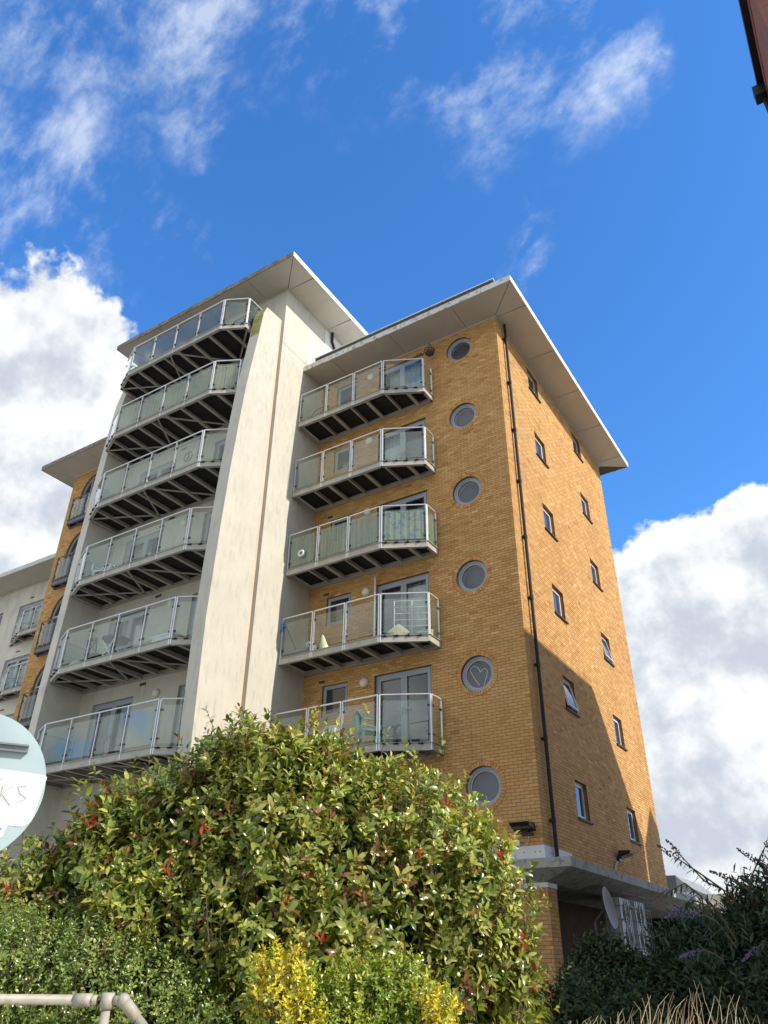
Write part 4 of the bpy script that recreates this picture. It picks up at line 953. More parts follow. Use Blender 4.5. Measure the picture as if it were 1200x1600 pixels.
e4 = [(-12.5,-3.90),(-8.17,-3.90)]; 
reed_screen([((-12.45,-3.88),(-8.2,-3.88)), ((-8.12,-3.87),(-7.42,-3.51)), ((-7.42,-3.49),(-7.42,-2.5))], PL[4]+0.26, PL[4]+1.20, 'weathered reed screen inside the glass of the fifth tower balcony')
reed_screen([((-6.7,-1.13),(-3.55,-1.13)), ((-3.46,-1.11),(-2.38,-0.56)), ((-2.38,-0.54),(-2.38,-0.06))], BR[2]+0.25, BR[2]+1.20, 'grey-green reed screen on the middle brick-side balcony', ((0.25,0.27,0.19),(0.33,0.34,0.23),(0.20,0.21,0.15)))
t = thing('patterned_sheet', 'blue and yellow patterned sheet hung over the middle brick-side balcony rail', 'cloth', (-2.95, -0.9, BR[2]))
n = 40; v = []; A = np.array([-3.40,-1.085]); B = np.array([-2.42,-0.585])
for k in range(n+1):
    p = A+(B-A)*k/n; w_ = 0.012*math.sin(k*0.9)+0.008*math.sin(k*2.1); v += [(p[0]-0.45*w_, p[1]-0.05+w_*0.9+0.03, BR[2]+0.27), (p[0]-0.45*w_, p[1]-0.05+w_*0.9+0.03, BR[2]+1.20-0.10*math.sin(math.pi*k/n)**2)]
def sheet_mat():
    m_ = bpy.data.materials.new('patterned'); m_.use_nodes = True; q = NT(m_.node_tree); tcx = q.n('ShaderNodeTexCoord')
    n1 = q.noise(tcx.outputs['Object'], 5.0, 2.0, 0.5, 1.2); n2 = q.noise(vmap(q, tcx.outputs['Object'], loc=(3,1,2)), 7.0, 2.0, 0.5, 1.0)
    c = q.mix(q.mr(n1, 0.42, 0.58), (0.11, 0.14, 0.24), (0.24, 0.27, 0.25)); c = q.mix(q.mr(n2, 0.52, 0.62), c, (0.27, 0.27, 0.10))
    b = q.n('ShaderNodeBsdfPrincipled', i={'Base Color': c, 'Roughness': 0.9}); o = q.n('ShaderNodeOutputMaterial'); q.link(b.outputs[0], o.inputs[0]); MATS['patterned'] = m_
sheet_mat()
MB().add(v, [(2*k, 2*k+2, 2*k+3, 2*k+1) for k in range(n)]).build('cloth', 'patterned', t, smooth=True)
t = thing('wreath', 'pale round wreath on the left glass of the middle brick-side balcony', 'wreath', (-6.3,-1.22,BR[2]+0.6))
MB().tube([(-6.22+0.085*math.cos(a), -1.235, BR[2]+0.58+0.085*math.sin(a)) for a in np.linspace(0, 2*math.pi, 19)], 0.03, 6, cap=False).build('ring', 'white_plastic', t)
# second brick-side balcony
z0 = rb(1)
t = thing('clothes_airer', 'white wire clothes airer on the second brick-side balcony', 'clothes airer', (-2.9,-0.5,z0)); w = MB()
for k in range(3): x = -3.25+k*0.42; y = -0.82+k*0.21; w.tube([(x,y,z0),(x,y,z0+1.05)], 0.011, 5)
for k in range(6): z = z0+0.15+k*0.18; w.tube([(-3.25,-0.82,z),(-2.41,-0.40,z)], 0.010, 5)
w.build('frame', 'white_plastic', t)
t = thing('cushion', 'beige square cushion leaning on its corner by the airer', 'cushion', (-3.0,-0.8,z0))
c = Vector((-3.10,-0.86,z0+0.13)); v = []; f = []; e1 = Vector((0.89,0.45,0)); e2 = Vector((0,0,1)); e3 = Vector((-0.45,0.89,0)); n = 8
for sgn in (-1, 1):
    for i in range(n+1):
        for j in range(n+1):
            a, b_ = i/n*2-1, j/n*2-1; th_ = 0.075*(1-a**4)*(1-b_**4)*sgn; u_ = (a+b_)*0.25; w_ = (b_-a)*0.25
            v.append(c+(e1*u_+e2*w_*0.8+e3*th_)*0.6)
m1 = (n+1)**2
for i in range(n):
    for j in range(n):
        a = i*(n+1)+j; f.append((a, a+1, a+n+2, a+n+1)); f.append((m1+a, m1+a+n+1, m1+a+n+2, m1+a+1))
MB().add(v, f).build('pad', 'beige_cushion', t, smooth=True)
t = thing('folded_parasol', 'cream folded cloth cone on the second brick-side balcony', 'parasol', (-5.3,-0.95,z0))
n = 16; v = [(-5.42+(0.16+0.03*(k % 2))*math.cos(2*math.pi*k/n), -0.92+(0.10+0.02*(k % 2))*math.sin(2*math.pi*k/n), z0) for k in range(n)]+[(-5.50+0.025*math.cos(2*math.pi*k/n), -0.92+0.025*math.sin(2*math.pi*k/n), z0+0.52) for k in range(n)]
MB().add(v, [(k, (k+1) % n, n+(k+1) % n, n+k) for k in range(n)]+[tuple(range(n, 2*n))]).build('canopy', 'cream_cloth', t, smooth=True)
t = thing('covered_chair', 'grey cloth-covered chair at the tower end of the second brick-side balcony', 'chair', (-6.2,-0.8,z0))
MB().box(-6.45, -5.85, -1.0, -0.5, z0, z0+0.24).ball((-5.98,-0.8,z0+0.28), 0.20, 0.24, 0.22, 12, 7).build('cover', 'grey_cloth', t, smooth=False)
t = thing('mop', 'blue mop head with thin dark handle leaning at the tower end', 'mop', (-6.7,-1.1,z0))
MB().tube([(-6.35,-1.0,z0+0.25),(-6.72,-1.12,z0+1.05)], 0.012, 6).build('handle', 'black_plastic', t); mh = MB()
for k in range(14): a = random.uniform(0, 6.28); mh.tube([(-6.74,-1.14,z0+1.12),(-6.75+0.05*math.cos(a),-1.16+0.05*math.sin(a),z0+1.0),(-6.75+0.07*math.cos(a),-1.17+0.06*math.sin(a),z0+0.82+random.uniform(-.04,.04))], 0.016, 5)
mh.build('mop_head', 'blue_plastic', t)
t = thing('support_pole', 'thin white pole standing beside the door of the second brick-side balcony', 'pole', (-4.32,-0.2,z0))
MB().bar((-4.33,-0.10,z0),(-4.33,-0.10,z0+2.35), 0.05, 0.05).build('pole', 'rail_metal', t)
t = thing('plant_pot', 'small cream pot at the wall end of the second brick-side balcony', 'pot', (-2.4,-0.35,z0))
MB().tube([(-2.45,-0.35,z0),(-2.45,-0.35,z0+0.22)], [0.07,0.095], 12).build('pot', 'cream_cloth', t)
# top balcony: hoop chair and hanging basket
z0 = rb(4); t = thing('hoop_chair', 'round wire hoop chair on the topmost brick-side balcony', 'chair', (-6.0,-0.9,z0)); w = MB()
cx, cy, cz = -6.05, -0.95, z0+0.33
w.tube([(cx+0.36*math.cos(a), cy+0.12*math.sin(a), cz+0.30*math.sin(a)) for a in np.linspace(0, 2*math.pi, 31)], 0.018, 6, cap=False)
w.build('hoop', 'dark_cloth', t); w = MB()
for k in range(6): a = math.pi*(k+0.5)/6; w.tube([(cx,cy-0.05,cz-0.25),(cx+0.34*math.cos(a),cy+0.11*math.sin(a),cz+0.28*math.sin(a))], 0.007, 4)
w.build('spokes', 'dark_cloth', t); MB().tube([(cx-0.2,cy,z0),(cx,cy-0.05,cz-0.25),(cx+0.2,cy,z0)], 0.015, 5).build('foot', 'dark_cloth', t)
t = thing('hanging_basket', 'dark wire hanging basket on a wall bracket under the roof soffit', 'hanging basket', (-2.25,-0.3,17.4)); w = MB()
for k in range(10):
    a = 2*math.pi*k/10; w.tube([(-2.25+0.17*math.cos(a),-0.3+0.17*math.sin(a),17.46),(-2.25+0.13*math.cos(a),-0.3+0.13*math.sin(a),17.34),(-2.25,-0.3,17.24)], 0.014, 5)
w.tube([(-2.25+0.17*math.cos(a),-0.3+0.17*math.sin(a),17.46) for a in np.linspace(0, 2*math.pi, 21)], 0.014, 5, cap=False); w.build('basket', 'dark_cloth', t)
w = MB()
for k in range(3): a = 2*math.pi*k/3; w.tube([(-2.25+0.17*math.cos(a),-0.3+0.17*math.sin(a),17.46),(-2.25,-0.3,17.78)], 0.006, 4)
w.build('chains', 'dark_cloth', t); MB().tube([(-2.25,0.0,17.55),(-2.25,-0.05,17.8),(-2.25,-0.3,17.80)], 0.012, 5).build('bracket', 'black_plastic', t)
MB().ball((-2.25,-0.3,17.40), 0.13, 0.13, 0.10, 12, 6).build('liner', 'bark', t)

# ------------------------------------------------------------------ back of the round road sign
sg = thing('road_sign', 'round road sign seen from the back with peeling white stickers at the left edge', 'sign', (3.5, -15.0, GZ))
SC = Vector((3.53, -15.01, 0.725)); SN = Vector((0.80, -0.56, -0.12)).normalized(); SU = Vector((0,0,1)); SR = SU.cross(SN).normalized(); SU = SN.cross(SR)
def SP(a, b, d=0.0): return SC+SR*a+SU*b+SN*d
N = 72; RD = 0.285
v = [SP(RD*math.cos(2*math.pi*k/N), RD*math.sin(2*math.pi*k/N), 0.0) for k in range(N)]+[SP(RD*math.cos(2*math.pi*k/N), RD*math.sin(2*math.pi*k/N), -0.004) for k in range(N)]
MB().add(v, [tuple(range(N)), tuple(range(2*N-1, N-1, -1))]+[(k, N+k, N+(k+1) % N, (k+1) % N) for k in range(N)]).build('disc', 'sign_back', sg)
for zz, hl in ((0.155, 0.19), (-0.13, 0.12)):
    ch = MB(); ch.bar(SP(-hl, zz+0.012, 0.012), SP(hl, zz+0.012, 0.012), 0.024, 0.007, up=SU).bar(SP(-hl, zz-0.012, 0.012), SP(hl, zz-0.012, 0.012), 0.024, 0.007, up=SU)
    ch.bar(SP(-hl, zz, 0.002), SP(hl, zz, 0.002), 0.004, 0.017, up=SU).build('channel', 'galv', sg)
MB().tube([SP(0,0.27,0.055), SP(0,-0.3,0.055), (SC.x+SN.x*0.055, SC.y+SN.y*0.055, GZ)], 0.038, 14).build('post', 'galv', sg)
st = MB().add([SP(-0.12,0.085,0.0015), SP(-0.12,-0.125,0.0015), SP(0.235,-0.135,0.0015), SP(0.262,-0.115,0.0015), SP(0.284,0.055,0.0015), SP(0.27,0.062,0.0015)], [(0,1,2,3,4,5)]).build('sticker', 'sticker', sg)
s2 = MB().add([SP(-0.10,-0.130,0.0022), SP(-0.08,-0.20,0.0022), SP(0.14,-0.195,0.0022), SP(0.172,-0.175,0.0022), SP(0.182,-0.128,0.0022)], [(0,1,2,3,4)]).build('sticker', 'sticker', sg)
def scrawl(pts, m_, par, w=0.0022, d=0.003): MB().tube([SP(x, y, d) for x, y in pts], w, 4).build('scrawl', m_, par)
def zig(x0, y0, sx, sy, seq): return [(x0+a*sx, y0+b*sy) for a, b in seq]
scrawl([(0.06,-0.05),(0.075,0.0),(0.09,-0.045),(0.105,0.005),(0.12,-0.05)], 'pen', st, 0.0016); scrawl([(0.13,0.01),(0.132,-0.055)], 'pen', st, 0.0016); scrawl([(0.165,0.01),(0.133,-0.02),(0.172,-0.06)], 'pen', st, 0.0016)
scrawl([(0.215,0.015),(0.185,0.01),(0.20,-0.015),(0.225,-0.03),(0.19,-0.05)], 'pen', st, 0.0016); scrawl([(0.08,0.03),(0.082,0.06),(0.10,0.06),(0.10,0.032),(0.12,0.034)], 'pen', st, 0.0013)
scrawl(zig(0.105,-0.175,0.03,0.04,[(0,1),(0.4,0),(0.8,0.9)]), 'pen_dark', s2); scrawl(zig(0.135,-0.168,0.025,0.035,[(0,0.2),(0.6,1),(0.7,0),(1,0.7)]), 'pen_dark', s2)

# ------------------------------------------------------------------ tubular hand rail at the lower left
hr = thing('hand_rail', 'cream painted tubular hand rail with clamp fittings at the lower left corner', 'railing', (3.3, -13.9, GZ))
def at(px, py, depth):
    return Vector(CAM+(AX_F+AX_R*((px-600)/1198.3)-AX_U*((py-800)/1198.3))*depth)
E0 = at(168, 1563, 3.6); hd = Vector((AX_R[0], AX_R[1], 0)).normalized()
MB().tube([E0-hd*4.0, E0-hd*0.055], 0.0215, 16).build('rail', 'tube_cream', hr, smooth=True)
MB().tube([E0-hd*0.155, E0-hd*0.075], 0.0275, 16).tube([E0-hd*0.080, E0-hd*0.05], 0.022, 12).tube([E0+Vector((0,0,0.031)), E0-Vector((0,0,0.035))], 0.030, 16).ball(E0-hd*0.062+Vector((0.012,-0.022,0)), 0.007, 0.007, 0.007, 8, 5).build('clamp', 'tube_cream', hr, smooth=True)
MB().tube([E0-Vector((0,0,0.03)), (E0.x, E0.y, GZ)], 0.0215, 16).build('post', 'tube_cream', hr, smooth=True)
dn = (hd*0.72-Vector(AX_U)*0.72+Vector(AX_F)*-0.2).normalized()
E1 = E0+hd*0.075
MB().tube([E1-hd*0.045, E1], 0.020, 12).ball(E1, 0.031, 0.031, 0.031, 14, 8).tube([E1, E1+dn*0.10], 0.0275, 16).build('elbow', 'tube_cream', hr, smooth=True)
MB().tube([E1+dn*0.08, E1+dn*1.5], 0.0215, 16).build('rail', 'tube_cream', hr, smooth=True)
MB().tube([(E1+dn*1.45).to_tuple(), (E1.x+dn.x*1.45, E1.y+dn.y*1.45, GZ)], 0.0215, 12).build('post', 'tube_cream', hr, smooth=True)

# ------------------------------------------------------------------ plants
LEAF_T = np.array([(0,0,0),(0.30,-0.42,0.10),(0.30,0,0),(0.30,0.42,0.10),(0.68,-0.40,0.08),(0.68,0,-0.03),(0.68,0.40,0.08),(1,0,-0.10)], float)
LEAF_F = np.array([(0,2,1,1),(0,3,2,2),(1,2,5,4),(2,3,6,5),(4,5,7,7),(5,6,7,7)])
def unit(a): return a/np.maximum(np.linalg.norm(a, axis=-1, keepdims=True), 1e-9)
def leaves(P, A, Nn, L, Wd, curl, cols):
    """arrays: base point, axis, rough normal, length, width, curl -> verts and faces (tri/quad as polygon list)"""
    A = unit(A); S = unit(np.cross(Nn, A)); U = np.cross(A, S); n = len(P)
    T = LEAF_T; V = P[:,None,:]+A[:,None,:]*(T[None,:,0:1]*L[:,None,None])+S[:,None,:]*(T[None,:,1:2]*Wd[:,None,None])
    z = T[None,:,2]*Wd[:,None]*1.1-curl[:,None]*L[:,None]*(T[None,:,0]**2)
    V = V+U[:,None,:]*z[:,:,None]
    return V.reshape(-1, 3), n
def leaf_mesh(name, V, n, cols, material, parent):
    base = (np.arange(n)*8)[:,None]
    tri = np.array([(0,2,1),(0,3,2),(1,2,5),(1,5,4),(2,3,6),(2,6,5),(4,5,7),(5,6,7)])
    F = (base[:,:,None]+tri[None]).reshape(-1, 3)
    return np_mesh(name, V, F, np.repeat(cols, 8, axis=0), material, parent, smooth=True)
def rand_dirs(n): return unit(RNG.normal(size=(n, 3)))
def shoots_on_blobs(bl, n, up=0.6, jit=0.45, inset=0.25, minz=GZ):
    bl = np.array(bl, float); w = bl[:,3]**2; w /= w.sum(); P = []; Dn = []
    while sum(map(len, P)) < n:
        k = RNG.choice(len(bl), 4000, p=w); d = rand_dirs(4000); p = bl[k,:3]+d*bl[k,3:4]*(1-inset*RNG.random((4000,1))**1.5)
        # lumpy outline
        p += d*(0.10*np.sin(p[:,0:1]*7+p[:,2:3]*5)+0.08*np.sin(p[:,1:2]*11-p[:,2:3]*9))*bl[k,3:4]
        dist = np.linalg.norm(p[:,None,:]-bl[None,:,:3], axis=2)/bl[None,:,3]; ok = (dist.min(1) > 0.70) & (p[:,2] > minz)
        P.append(p[ok]); Dn.append(unit(d[ok]+np.array([0,0,up])+RNG.normal(size=(ok.sum(),3))*jit))
    return np.concatenate(P)[:n], np.concatenate(Dn)[:n]
def grow(P, Dn, nl, stem, L, Wr, colf, spread=(1.25, 0.55), curl=(0.05, 0.35)):
    """rosettes of leaves spiralling up each shoot"""
    n = len(P); idx = np.repeat(np.arange(n), nl); t = np.tile((np.arange(nl)+0.5)/nl, n)
    ph = np.tile(np.arange(nl)*2.39996, n)+np.repeat(RNG.random(n)*6.28, nl)+RNG.normal(0, 0.3, n*nl)
    d = Dn[idx]; a = unit(np.cross(d, np.where(np.abs(d[:,2:3]) < 0.9, np.array([[0,0,1.0]]), np.array([[1.0,0,0]])))); b = np.cross(d, a)
    rad = a*np.cos(ph)[:,None]+b*np.sin(ph)[:,None]; ang = spread[0]+(spread[1]-spread[0])*t+RNG.normal(0, 0.18, n*nl)
    ax = d*np.cos(ang)[:,None]+rad*np.sin(ang)[:,None]; nn = d*np.sin(ang)[:,None]-rad*np.cos(ang)[:,None]+RNG.normal(0, 0.2, (n*nl, 3))
    sl = np.repeat(stem*(0.6+0.8*RNG.random(n)), nl); p = P[idx]+d*(sl*t)[:,None]
    LL = L*(0.65+0.6*RNG.random(n*nl))*(1-0.25*t); cu = curl[0]+(curl[1]-curl[0])*RNG.random(n*nl)
    return p, ax, nn, LL, LL*Wr*(0.85+0.3*RNG.random(n*nl)), cu, colf(idx, t), sl
def palette(cols, var=0.18):
    cols = np.array(cols)
    def f(idx, t):
        k = RNG.integers(0, len(cols), idx.max()+1); c = cols[k[idx]]; m_ = RNG.random(len(idx)) < 0.45
        c = np.where(m_[:,None], cols[RNG.integers(0, len(cols), len(idx))], c)
        return np.clip(c*(1+RNG.normal(0, var, (len(idx), 1))), 0.01, 0.9)
    return f
def twigs(P, Dn, ln, rad, name, parent, m_='bark'):
    mb = MB()
    for p, d in zip(P, Dn):
        p = Vector(p); d = Vector(d); q = p-d*ln+Vector((0,0,-ln*0.4)); mb.tube([q, p, p+d*ln*0.5], [rad, rad*0.8, rad*0.4], 4, cap=False)
    o = mb.build(name, m_, parent); o['kind'] = 'stuff'; return o

def B_(px, py, dep, rpx): q = at(px, py, dep); return (q.x, q.y, q.z, rpx*dep/1198.3)
# --- the big evergreen bush with red young shoots
PB = thing('photinia_bush', 'large glossy evergreen bush with red young shoots in front of the building', 'bush', (3.3, -12.6, GZ))
PBL = [B_(430,1335,5.15,170),B_(435,1250,5.1,105),B_(370,1255,5.1,90),B_(520,1265,5.1,85),B_(340,1335,5.1,145),B_(220,1315,5.05,65),B_(135,1350,5.0,55),B_(255,1390,5.05,145),B_(155,1410,5.0,105),B_(70,1450,4.9,110),B_(540,1360,5.1,160),B_(620,1385,5.1,150),B_(690,1440,5.0,125),B_(755,1500,4.85,80),B_(560,1480,4.75,160),B_(400,1470,4.7,170),B_(270,1480,4.75,140),B_(130,1520,4.8,110),
       B_(680,1560,4.7,130),B_(540,1600,4.65,150),B_(380,1600,4.65,150),B_(220,1620,4.7,130),B_(790,1575,4.8,60),B_(-10,1500,4.9,110),B_(450,1720,4.75,180),B_(650,1720,4.8,140),B_(250,1740,4.8,150)]
GREEN = [(0.17,0.22,0.03),(0.25,0.29,0.042),(0.34,0.36,0.06),(0.13,0.18,0.027),(0.42,0.40,0.085),(0.21,0.26,0.04),(0.45,0.40,0.09),(0.30,0.32,0.052)]
P, Dn = shoots_on_blobs(PBL, 10500, up=0.7)
# longer shoots that break the outline
ex = (Dn[:,2] > 0.45) & (RNG.random(len(P)) < 0.10); P[ex] += Dn[ex]*RNG.uniform(0.05, 0.20, (ex.sum(),1)); Dn[ex] = unit(Dn[ex]+np.array([0,0,0.6]))
patch = np.sin(P[:,0]*5.1+P[:,2]*3.3)+np.sin(P[:,1]*4.3-P[:,2]*6.1+1.7)+np.sin(P[:,0]*9.7-P[:,1]*8.1)
sz = np.clip(1+0.16*patch/1.7+RNG.normal(0, 0.15, len(P)), 0.6, 1.45)
br = np.clip(RNG.random(len(P))-0.09*(patch > 1.3), 0.001, 1)
def pcol(idx, t):
    c = palette(GREEN)(idx, t); k = (br[idx] < 0.10) & (t > 0.45); c[k] = np.array([0.24,0.10,0.03])*(1+RNG.normal(0,0.25,(k.sum(),1)))
    c *= (1+0.16*np.sin(P[idx,0:1]*3.7+P[idx,2:3]*4.4+1)+0.10*np.sin(P[idx,1:2]*7.3))
    k = (br[idx] > 0.985); c[k] = np.array([0.30,0.16,0.04])
    return np.clip(c, 0.01, 0.8)
p, ax, nn, LL, WW, cu, cc, sl = grow(P, Dn, 8, 0.10, 0.068, 0.46, pcol)
_i = np.repeat(np.arange(len(P)), 8); LL = LL*sz[_i]; WW = WW*sz[_i]*RNG.uniform(0.8, 1.15, len(WW))
# the 300 leaves that show largest stand alone
depth = (p-CAM) @ AX_F; qx = (p-CAM) @ AX_R/depth; qy = (p-CAM) @ AX_U/depth
vis = (np.abs(qx) < 0.5) & (np.abs(qy) < 0.66); outw = np.min(np.linalg.norm(p[:,None,:]-np.array(PBL)[None,:,:3], axis=2)/np.array(PBL)[None,:,3], axis=1)
score = np.where(vis & (outw > 0.93), LL/depth, 0); top = np.argsort(-score)[:300]; rest = np.ones(len(p), bool); rest[top] = False
V, n = leaves(p[rest], ax[rest], nn[rest], LL[rest], WW[rest], cu[rest], None)
fo_ = leaf_mesh('foliage', V, n, cc[rest], 'leaf', PB); fo_['kind'] = 'stuff'
LV = LEAF_T.copy(); LV[:,1] *= 0.45; LV[:,2] = LV[:,2]*0.44-0.2*LV[:,0]**2
lm = bpy.data.meshes.new('leaf'); lm.from_pydata([tuple(q) for q in LV], [], [(0,2,1),(0,3,2),(1,2,5,4),(2,3,6,5),(4,5,7),(5,6,7)]); lm.materials.append(MATS['leaf_single']); lm.polygons.foreach_set('use_smooth', [True]*6)
lr = lm.copy(); lr.materials.clear(); lr.materials.append(MATS['leaf_red'])
for v_ in lr.vertices: v_.co.y *= 0.62
def place_leaf(pp, aa, n_, l, parent, me):
    aa = Vector(aa).normalized(); s = Vector(n_).cross(aa).normalized(); u = aa.cross(s); m_ = Matrix.Identity(4)
    for r_ in range(3): m_[r_][0], m_[r_][1], m_[r_][2], m_[r_][3] = aa[r_]*l, s[r_]*l, u[r_]*l, pp[r_]
    o = bpy.data.objects.new('leaf', me); COL.objects.link(o); o.parent = parent
    o.matrix_parent_inverse = Matrix.Translation(-parent.location); o.matrix_basis = m_
for k in top[:270]: place_leaf(p[k], ax[k], nn[k], float(LL[k]), PB, lm)
# inner leaves that close the gaps
Pi = np.concatenate([np.array(q[:3])+rand_dirs(1300)*q[3]*RNG.uniform(0.35, 0.85, (1300,1)) for q in PBL]); Pi = Pi[Pi[:,2] > GZ]
ni = len(Pi); Li = RNG.uniform(0.07, 0.12, ni)
V, n = leaves(Pi, rand_dirs(ni)+np.array([0,0,-0.2]), rand_dirs(ni)+np.array([0,0,0.8]), Li, Li*0.42, RNG.uniform(0, 0.3, ni), None)
o = leaf_mesh('foliage', V, n, palette(GREEN[:4])(np.arange(ni), None)*0.9, 'leaf', PB); o['kind'] = 'stuff'
o = twigs(P[::4], Dn[::4], 0.16, 0.004, 'twigs', PB)
bm_ = MB()
for q in PBL[:12]:
    c = Vector(q[:3]); b0 = Vector((3.3+random.uniform(-.25,.25), -12.6+random.uniform(-.25,.25), GZ-0.05)); bm_.tube([b0, b0.lerp(c, 0.5)+Vector((random.uniform(-.1,.1),random.uniform(-.1,.1),0.1)), c, c+Vector((0,0,q[3]*0.6))], [0.035,0.025,0.016,0.006], 7)
bm_.build('trunk', 'bark', PB)
# red young tips: bright tufts where the photograph has them
for px, py, dep, nl in ((318,1300,4.36,7),(655,1335,4.45,6),(785,1345,4.6,6),(408,1578,3.95,7),(262,1362,4.35,5),(180,1435,4.38,6),(505,1472,4.05,5),(815,1478,4.55,5),(145,1290,4.75,5),(5,1400,4.45,4),(820,1470,4.6,4),(700,1262,4.7,4),(440,1415,4.1,3)):
    c = at(px, py, dep); 
    for k in range(nl):
        a = random.uniform(0, 6.28); e_ = random.uniform(0.25, 0.8); dd = Vector((e_*math.cos(a), e_*math.sin(a), 0.8)); place_leaf(c+Vector((random.gauss(0,.012), random.gauss(0,.012), random.gauss(0,.015))), dd, Vector((-dd.x+random.gauss(0,.3), -dd.y+random.gauss(0,.3), 0.6)), random.uniform(0.04, 0.085), PB, lr)

def shrub(name, label, cat, bl, n, nl, L, Wr, cols, stem=0.07, up=0.6, tip=None, tipfrac=0.0, inner=300, twig=6, leafmat='leaf', spread=(1.25, 0.55), trunk=True):
    c = np.array(bl)[:,:3].mean(0); t = thing(name, label, cat, (c[0], c[1], GZ)); P, Dn = shoots_on_blobs(bl, n, up=up); r_ = RNG.random(len(P))
    def cf(idx, tt):
        q = palette(cols)(idx, tt)
        if tip is not None: k = (r_[idx] < tipfrac) & (tt > 0.25); q[k] = np.array(tip)*(1+RNG.normal(0, 0.15, (k.sum(), 1)))
        return np.clip(q, 0.01, 0.9)
    p, ax, nn, LL, WW, cu, cc, sl = grow(P, Dn, nl, stem, L, Wr, cf, spread=spread); V, m_ = leaves(p, ax, nn, LL, WW, cu, None)
    o = leaf_mesh('foliage', V, m_, cc, leafmat, t); o['kind'] = 'stuff'
    if inner:
        Pi = np.concatenate([np.array(q[:3])+rand_dirs(inner)*q[3]*RNG.uniform(0.4, 0.85, (inner,1)) for q in bl]); Pi = Pi[Pi[:,2] > GZ]; ni = len(Pi); Li = L*RNG.uniform(0.9, 1.5, ni)
        V, m_ = leaves(Pi, rand_dirs(ni), rand_dirs(ni)+np.array([0,0,0.7]), Li, Li*Wr*1.2, RNG.uniform(0, 0.3, ni), None); o = leaf_mesh('foliage', V, m_, palette(cols[:3])(np.arange(ni), None), leafmat, t); o['kind'] = 'stuff'
    if twig: twigs(P[::twig], Dn[::twig], stem*1.6, 0.003, 'twigs', t)
    if trunk:
        mb = MB()
        for q in bl: mb.tube([(c[0]+random.uniform(-.2,.2), c[1]+random.uniform(-.2,.2), GZ-0.05), ((q[0]+c[0])/2, (q[1]+c[1])/2, (q[2]+GZ)/2), q[:3]], [0.022, 0.016, 0.006], 6)
        mb.build('trunk', 'bark', t)
    return t
def B(px, py, dep, rpx): q = at(px, py, dep); return (q.x, q.y, q.z, rpx*dep/1198.3)
shrub('small_leaved_hedge', 'fine-leaved green hedge behind the hand rail at the lower left', 'hedge',
      [B(30,1545,4.15,105),B(140,1560,4.15,95),B(235,1575,4.15,80),B(310,1610,4.1,70),B(-70,1530,4.15,105),B(100,1660,4.05,110),B(260,1670,4.05,90)], 5200, 8, 0.026, 0.55,
      [(0.18,0.25,0.05),(0.24,0.30,0.055),(0.31,0.36,0.085),(0.14,0.20,0.04)], stem=0.08, inner=900)
GE = shrub('golden_euonymus', 'yellow-tipped variegated shrub at the bottom centre', 'shrub',
      [B(445,1565,3.8,48),B(470,1620,3.7,60),B(560,1585,3.8,65),B(620,1565,3.8,50),B(660,1605,3.75,45),B(540,1650,3.7,80)], 1700, 9, 0.030, 0.48,
      [(0.26,0.34,0.04),(0.18,0.26,0.03),(0.36,0.41,0.05),(0.46,0.46,0.05)], stem=0.08, up=1.0, tip=(0.62,0.50,0.035), tipfrac=0.0, inner=500)
P_ = [B(438,1522,3.65,30),B(468,1590,3.55,30),B(425,1545,3.62,26),B(688,1592,3.62,20),B(668,1562,3.68,14)]
GS = shrub('golden_shoots', 'bright yellow leafy shoots at the front of the variegated shrub', 'shrub', P_, 330, 9, 0.028, 0.5, [(0.72,0.55,0.03),(0.62,0.50,0.04),(0.80,0.60,0.035),(0.40,0.40,0.05),(0.22,0.29,0.04)], stem=0.07, up=1.0, inner=60, trunk=True)
for ch in list(GS.children):                          # the yellow shoots belong to the variegated shrub
    ch.parent = GE; ch.matrix_parent_inverse = Matrix.Translation(-GE.location)
bpy.data.objects.remove(GS)
# shaded growth to the right
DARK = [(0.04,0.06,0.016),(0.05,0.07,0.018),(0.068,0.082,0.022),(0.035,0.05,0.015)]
shrub('bramble_thicket', 'shaded tangle of leafy brambles below the concrete canopy', 'thicket',
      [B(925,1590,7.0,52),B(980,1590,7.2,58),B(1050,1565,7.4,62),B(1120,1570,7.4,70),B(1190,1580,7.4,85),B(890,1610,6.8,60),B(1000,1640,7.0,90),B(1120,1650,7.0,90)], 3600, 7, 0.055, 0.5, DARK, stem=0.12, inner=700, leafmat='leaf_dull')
shrub('upright_shrub', 'shaded upright leafy shrub in front of the satellite dish', 'shrub',
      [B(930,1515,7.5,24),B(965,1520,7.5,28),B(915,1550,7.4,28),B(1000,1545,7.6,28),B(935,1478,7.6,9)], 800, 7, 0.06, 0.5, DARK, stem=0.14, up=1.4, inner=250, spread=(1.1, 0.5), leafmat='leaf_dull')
BU = shrub('buddleia', 'shaded buddleia with purple flower spikes at the right edge', 'shrub',
      [B(1125,1510,7.4,54),B(1190,1480,7.4,56),B(1080,1525,7.5,40),B(1200,1540,7.2,90),B(1245,1440,7.4,56),B(1140,1560,7.3,80)], 1900, 8, 0.11, 0.26, [(0.033,0.055,0.024),(0.04,0.065,0.028),(0.05,0.075,0.032)], stem=0.25, up=0.8, inner=300, leafmat='leaf_dull')
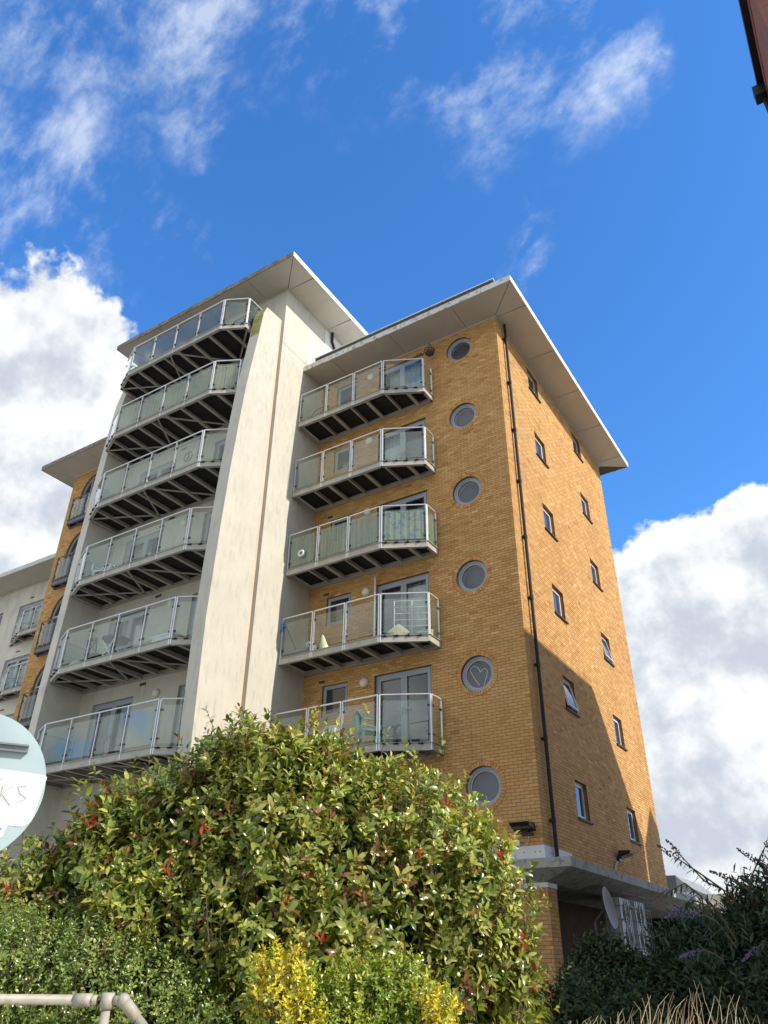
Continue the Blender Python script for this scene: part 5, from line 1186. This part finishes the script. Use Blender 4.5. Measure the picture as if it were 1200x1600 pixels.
def arch_stem(pts, parent, spike=True, L=0.10, flower='flower'):
    mb = MB(); mb.tube(pts, [0.008]*(len(pts)-1)+[0.004], 5); mb.build('stem', 'bark', parent)
    P2, A2 = [], []
    for a, b in zip(pts[:-1], pts[1:]):
        for k in range(4):
            q = a.lerp(b, (k+0.5)/4); d = (b-a).normalized()
            for sgn in (-1, 1): P2.append(q); sd_ = d.cross(Vector((0,0,1))).normalized(); A2.append(d*0.5+sd_*sgn*0.6+Vector((random.uniform(-.3,.3),random.uniform(-.3,.3),-0.5)))
    P2 = np.array(P2); A2 = np.array(A2); n_ = len(P2); Lx = L*RNG.uniform(0.5, 1.1, n_)
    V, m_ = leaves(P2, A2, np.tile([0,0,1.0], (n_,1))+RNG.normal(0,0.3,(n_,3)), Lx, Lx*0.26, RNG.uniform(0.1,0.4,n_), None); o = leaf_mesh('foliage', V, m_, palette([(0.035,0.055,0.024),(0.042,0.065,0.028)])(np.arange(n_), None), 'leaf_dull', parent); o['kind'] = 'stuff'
    if spike:
        d = (pts[-1]-pts[-2]).normalized(); fm = MB(); 
        for k in range(46):
            t = random.random(); rr = 0.026*(1-t*0.8); a = random.uniform(0, 6.28); c = pts[-1]+d*(t*0.19-0.02)+Vector((rr*math.cos(a), rr*math.sin(a)*0.8, rr*math.sin(a))); fm.ball(c, 0.008, 0.008, 0.008, 5, 3)
        fm.build('flower_spike', flower, parent)
S7 = 7.3
for path, fl in (([(1165,1440),(1140,1395),(1100,1376),(1060,1333)], 'bark'), ([(1150,1430),(1130,1390),(1090,1362),(1050,1336)], 'bark'), ([(1110,1450),(1095,1400),(1070,1380),(1040,1395)], 'bark'), ([(1180,1430),(1170,1380),(1185,1345),(1198,1318)], 'bark'),
                 ([(1190,1450),(1180,1400),(1150,1375),(1135,1370)], 'bark'), ([(1150,1470),(1120,1420),(1080,1405),(1062,1418)], 'flower'), ([(1150,1480),(1120,1440),(1100,1430),(1085,1430)], 'flower'), ([(1130,1500),(1115,1490),(1100,1484),(1090,1487)], 'flower'), ([(1200,1480),(1195,1470),(1190,1475),(1182,1482)], 'flower'), ([(1215,1430),(1205,1380),(1192,1350),(1175,1340)], 'bark')):
    arch_stem([at(x, y, S7-0.5*(fl == 'flower')) for x, y in path], BU, True, flower=fl)
# bare pale stalks at the lower right
DG = thing('dry_stalks', 'clump of pale dry stalks catching the sun at the lower right', 'dry grass', (5.6, -13.8, GZ))
root = at(1080, 1700, 2.9)
for k in range(80):
    tx = random.gauss(1075, 72) if k % 7 else random.uniform(890, 960); ty = 1597-66*random.random()**1.1*math.exp(-((tx-1085)/115)**2)
    bx_ = at(tx+random.gauss(0, 26), 1670+random.uniform(-10, 40), random.uniform(2.7, 3.2))
    tp = at(tx, ty, random.uniform(2.6, 3.3)); mid = bx_.lerp(tp, 0.55)+Vector(AX_R)*random.gauss(0, 0.013)+Vector((0, 0, 0.02)); q3 = mid.lerp(tp, 0.5)+(mid-bx_.lerp(tp, 0.55))*0.45
    MB().tube([Vector((root.x+random.gauss(0,.05), root.y+random.gauss(0,.05), GZ)), bx_, mid, q3, tp], [0.0017, 0.0013, 0.0011, 0.0008, 0.0004], 5).build('stalk', 'straw', DG)
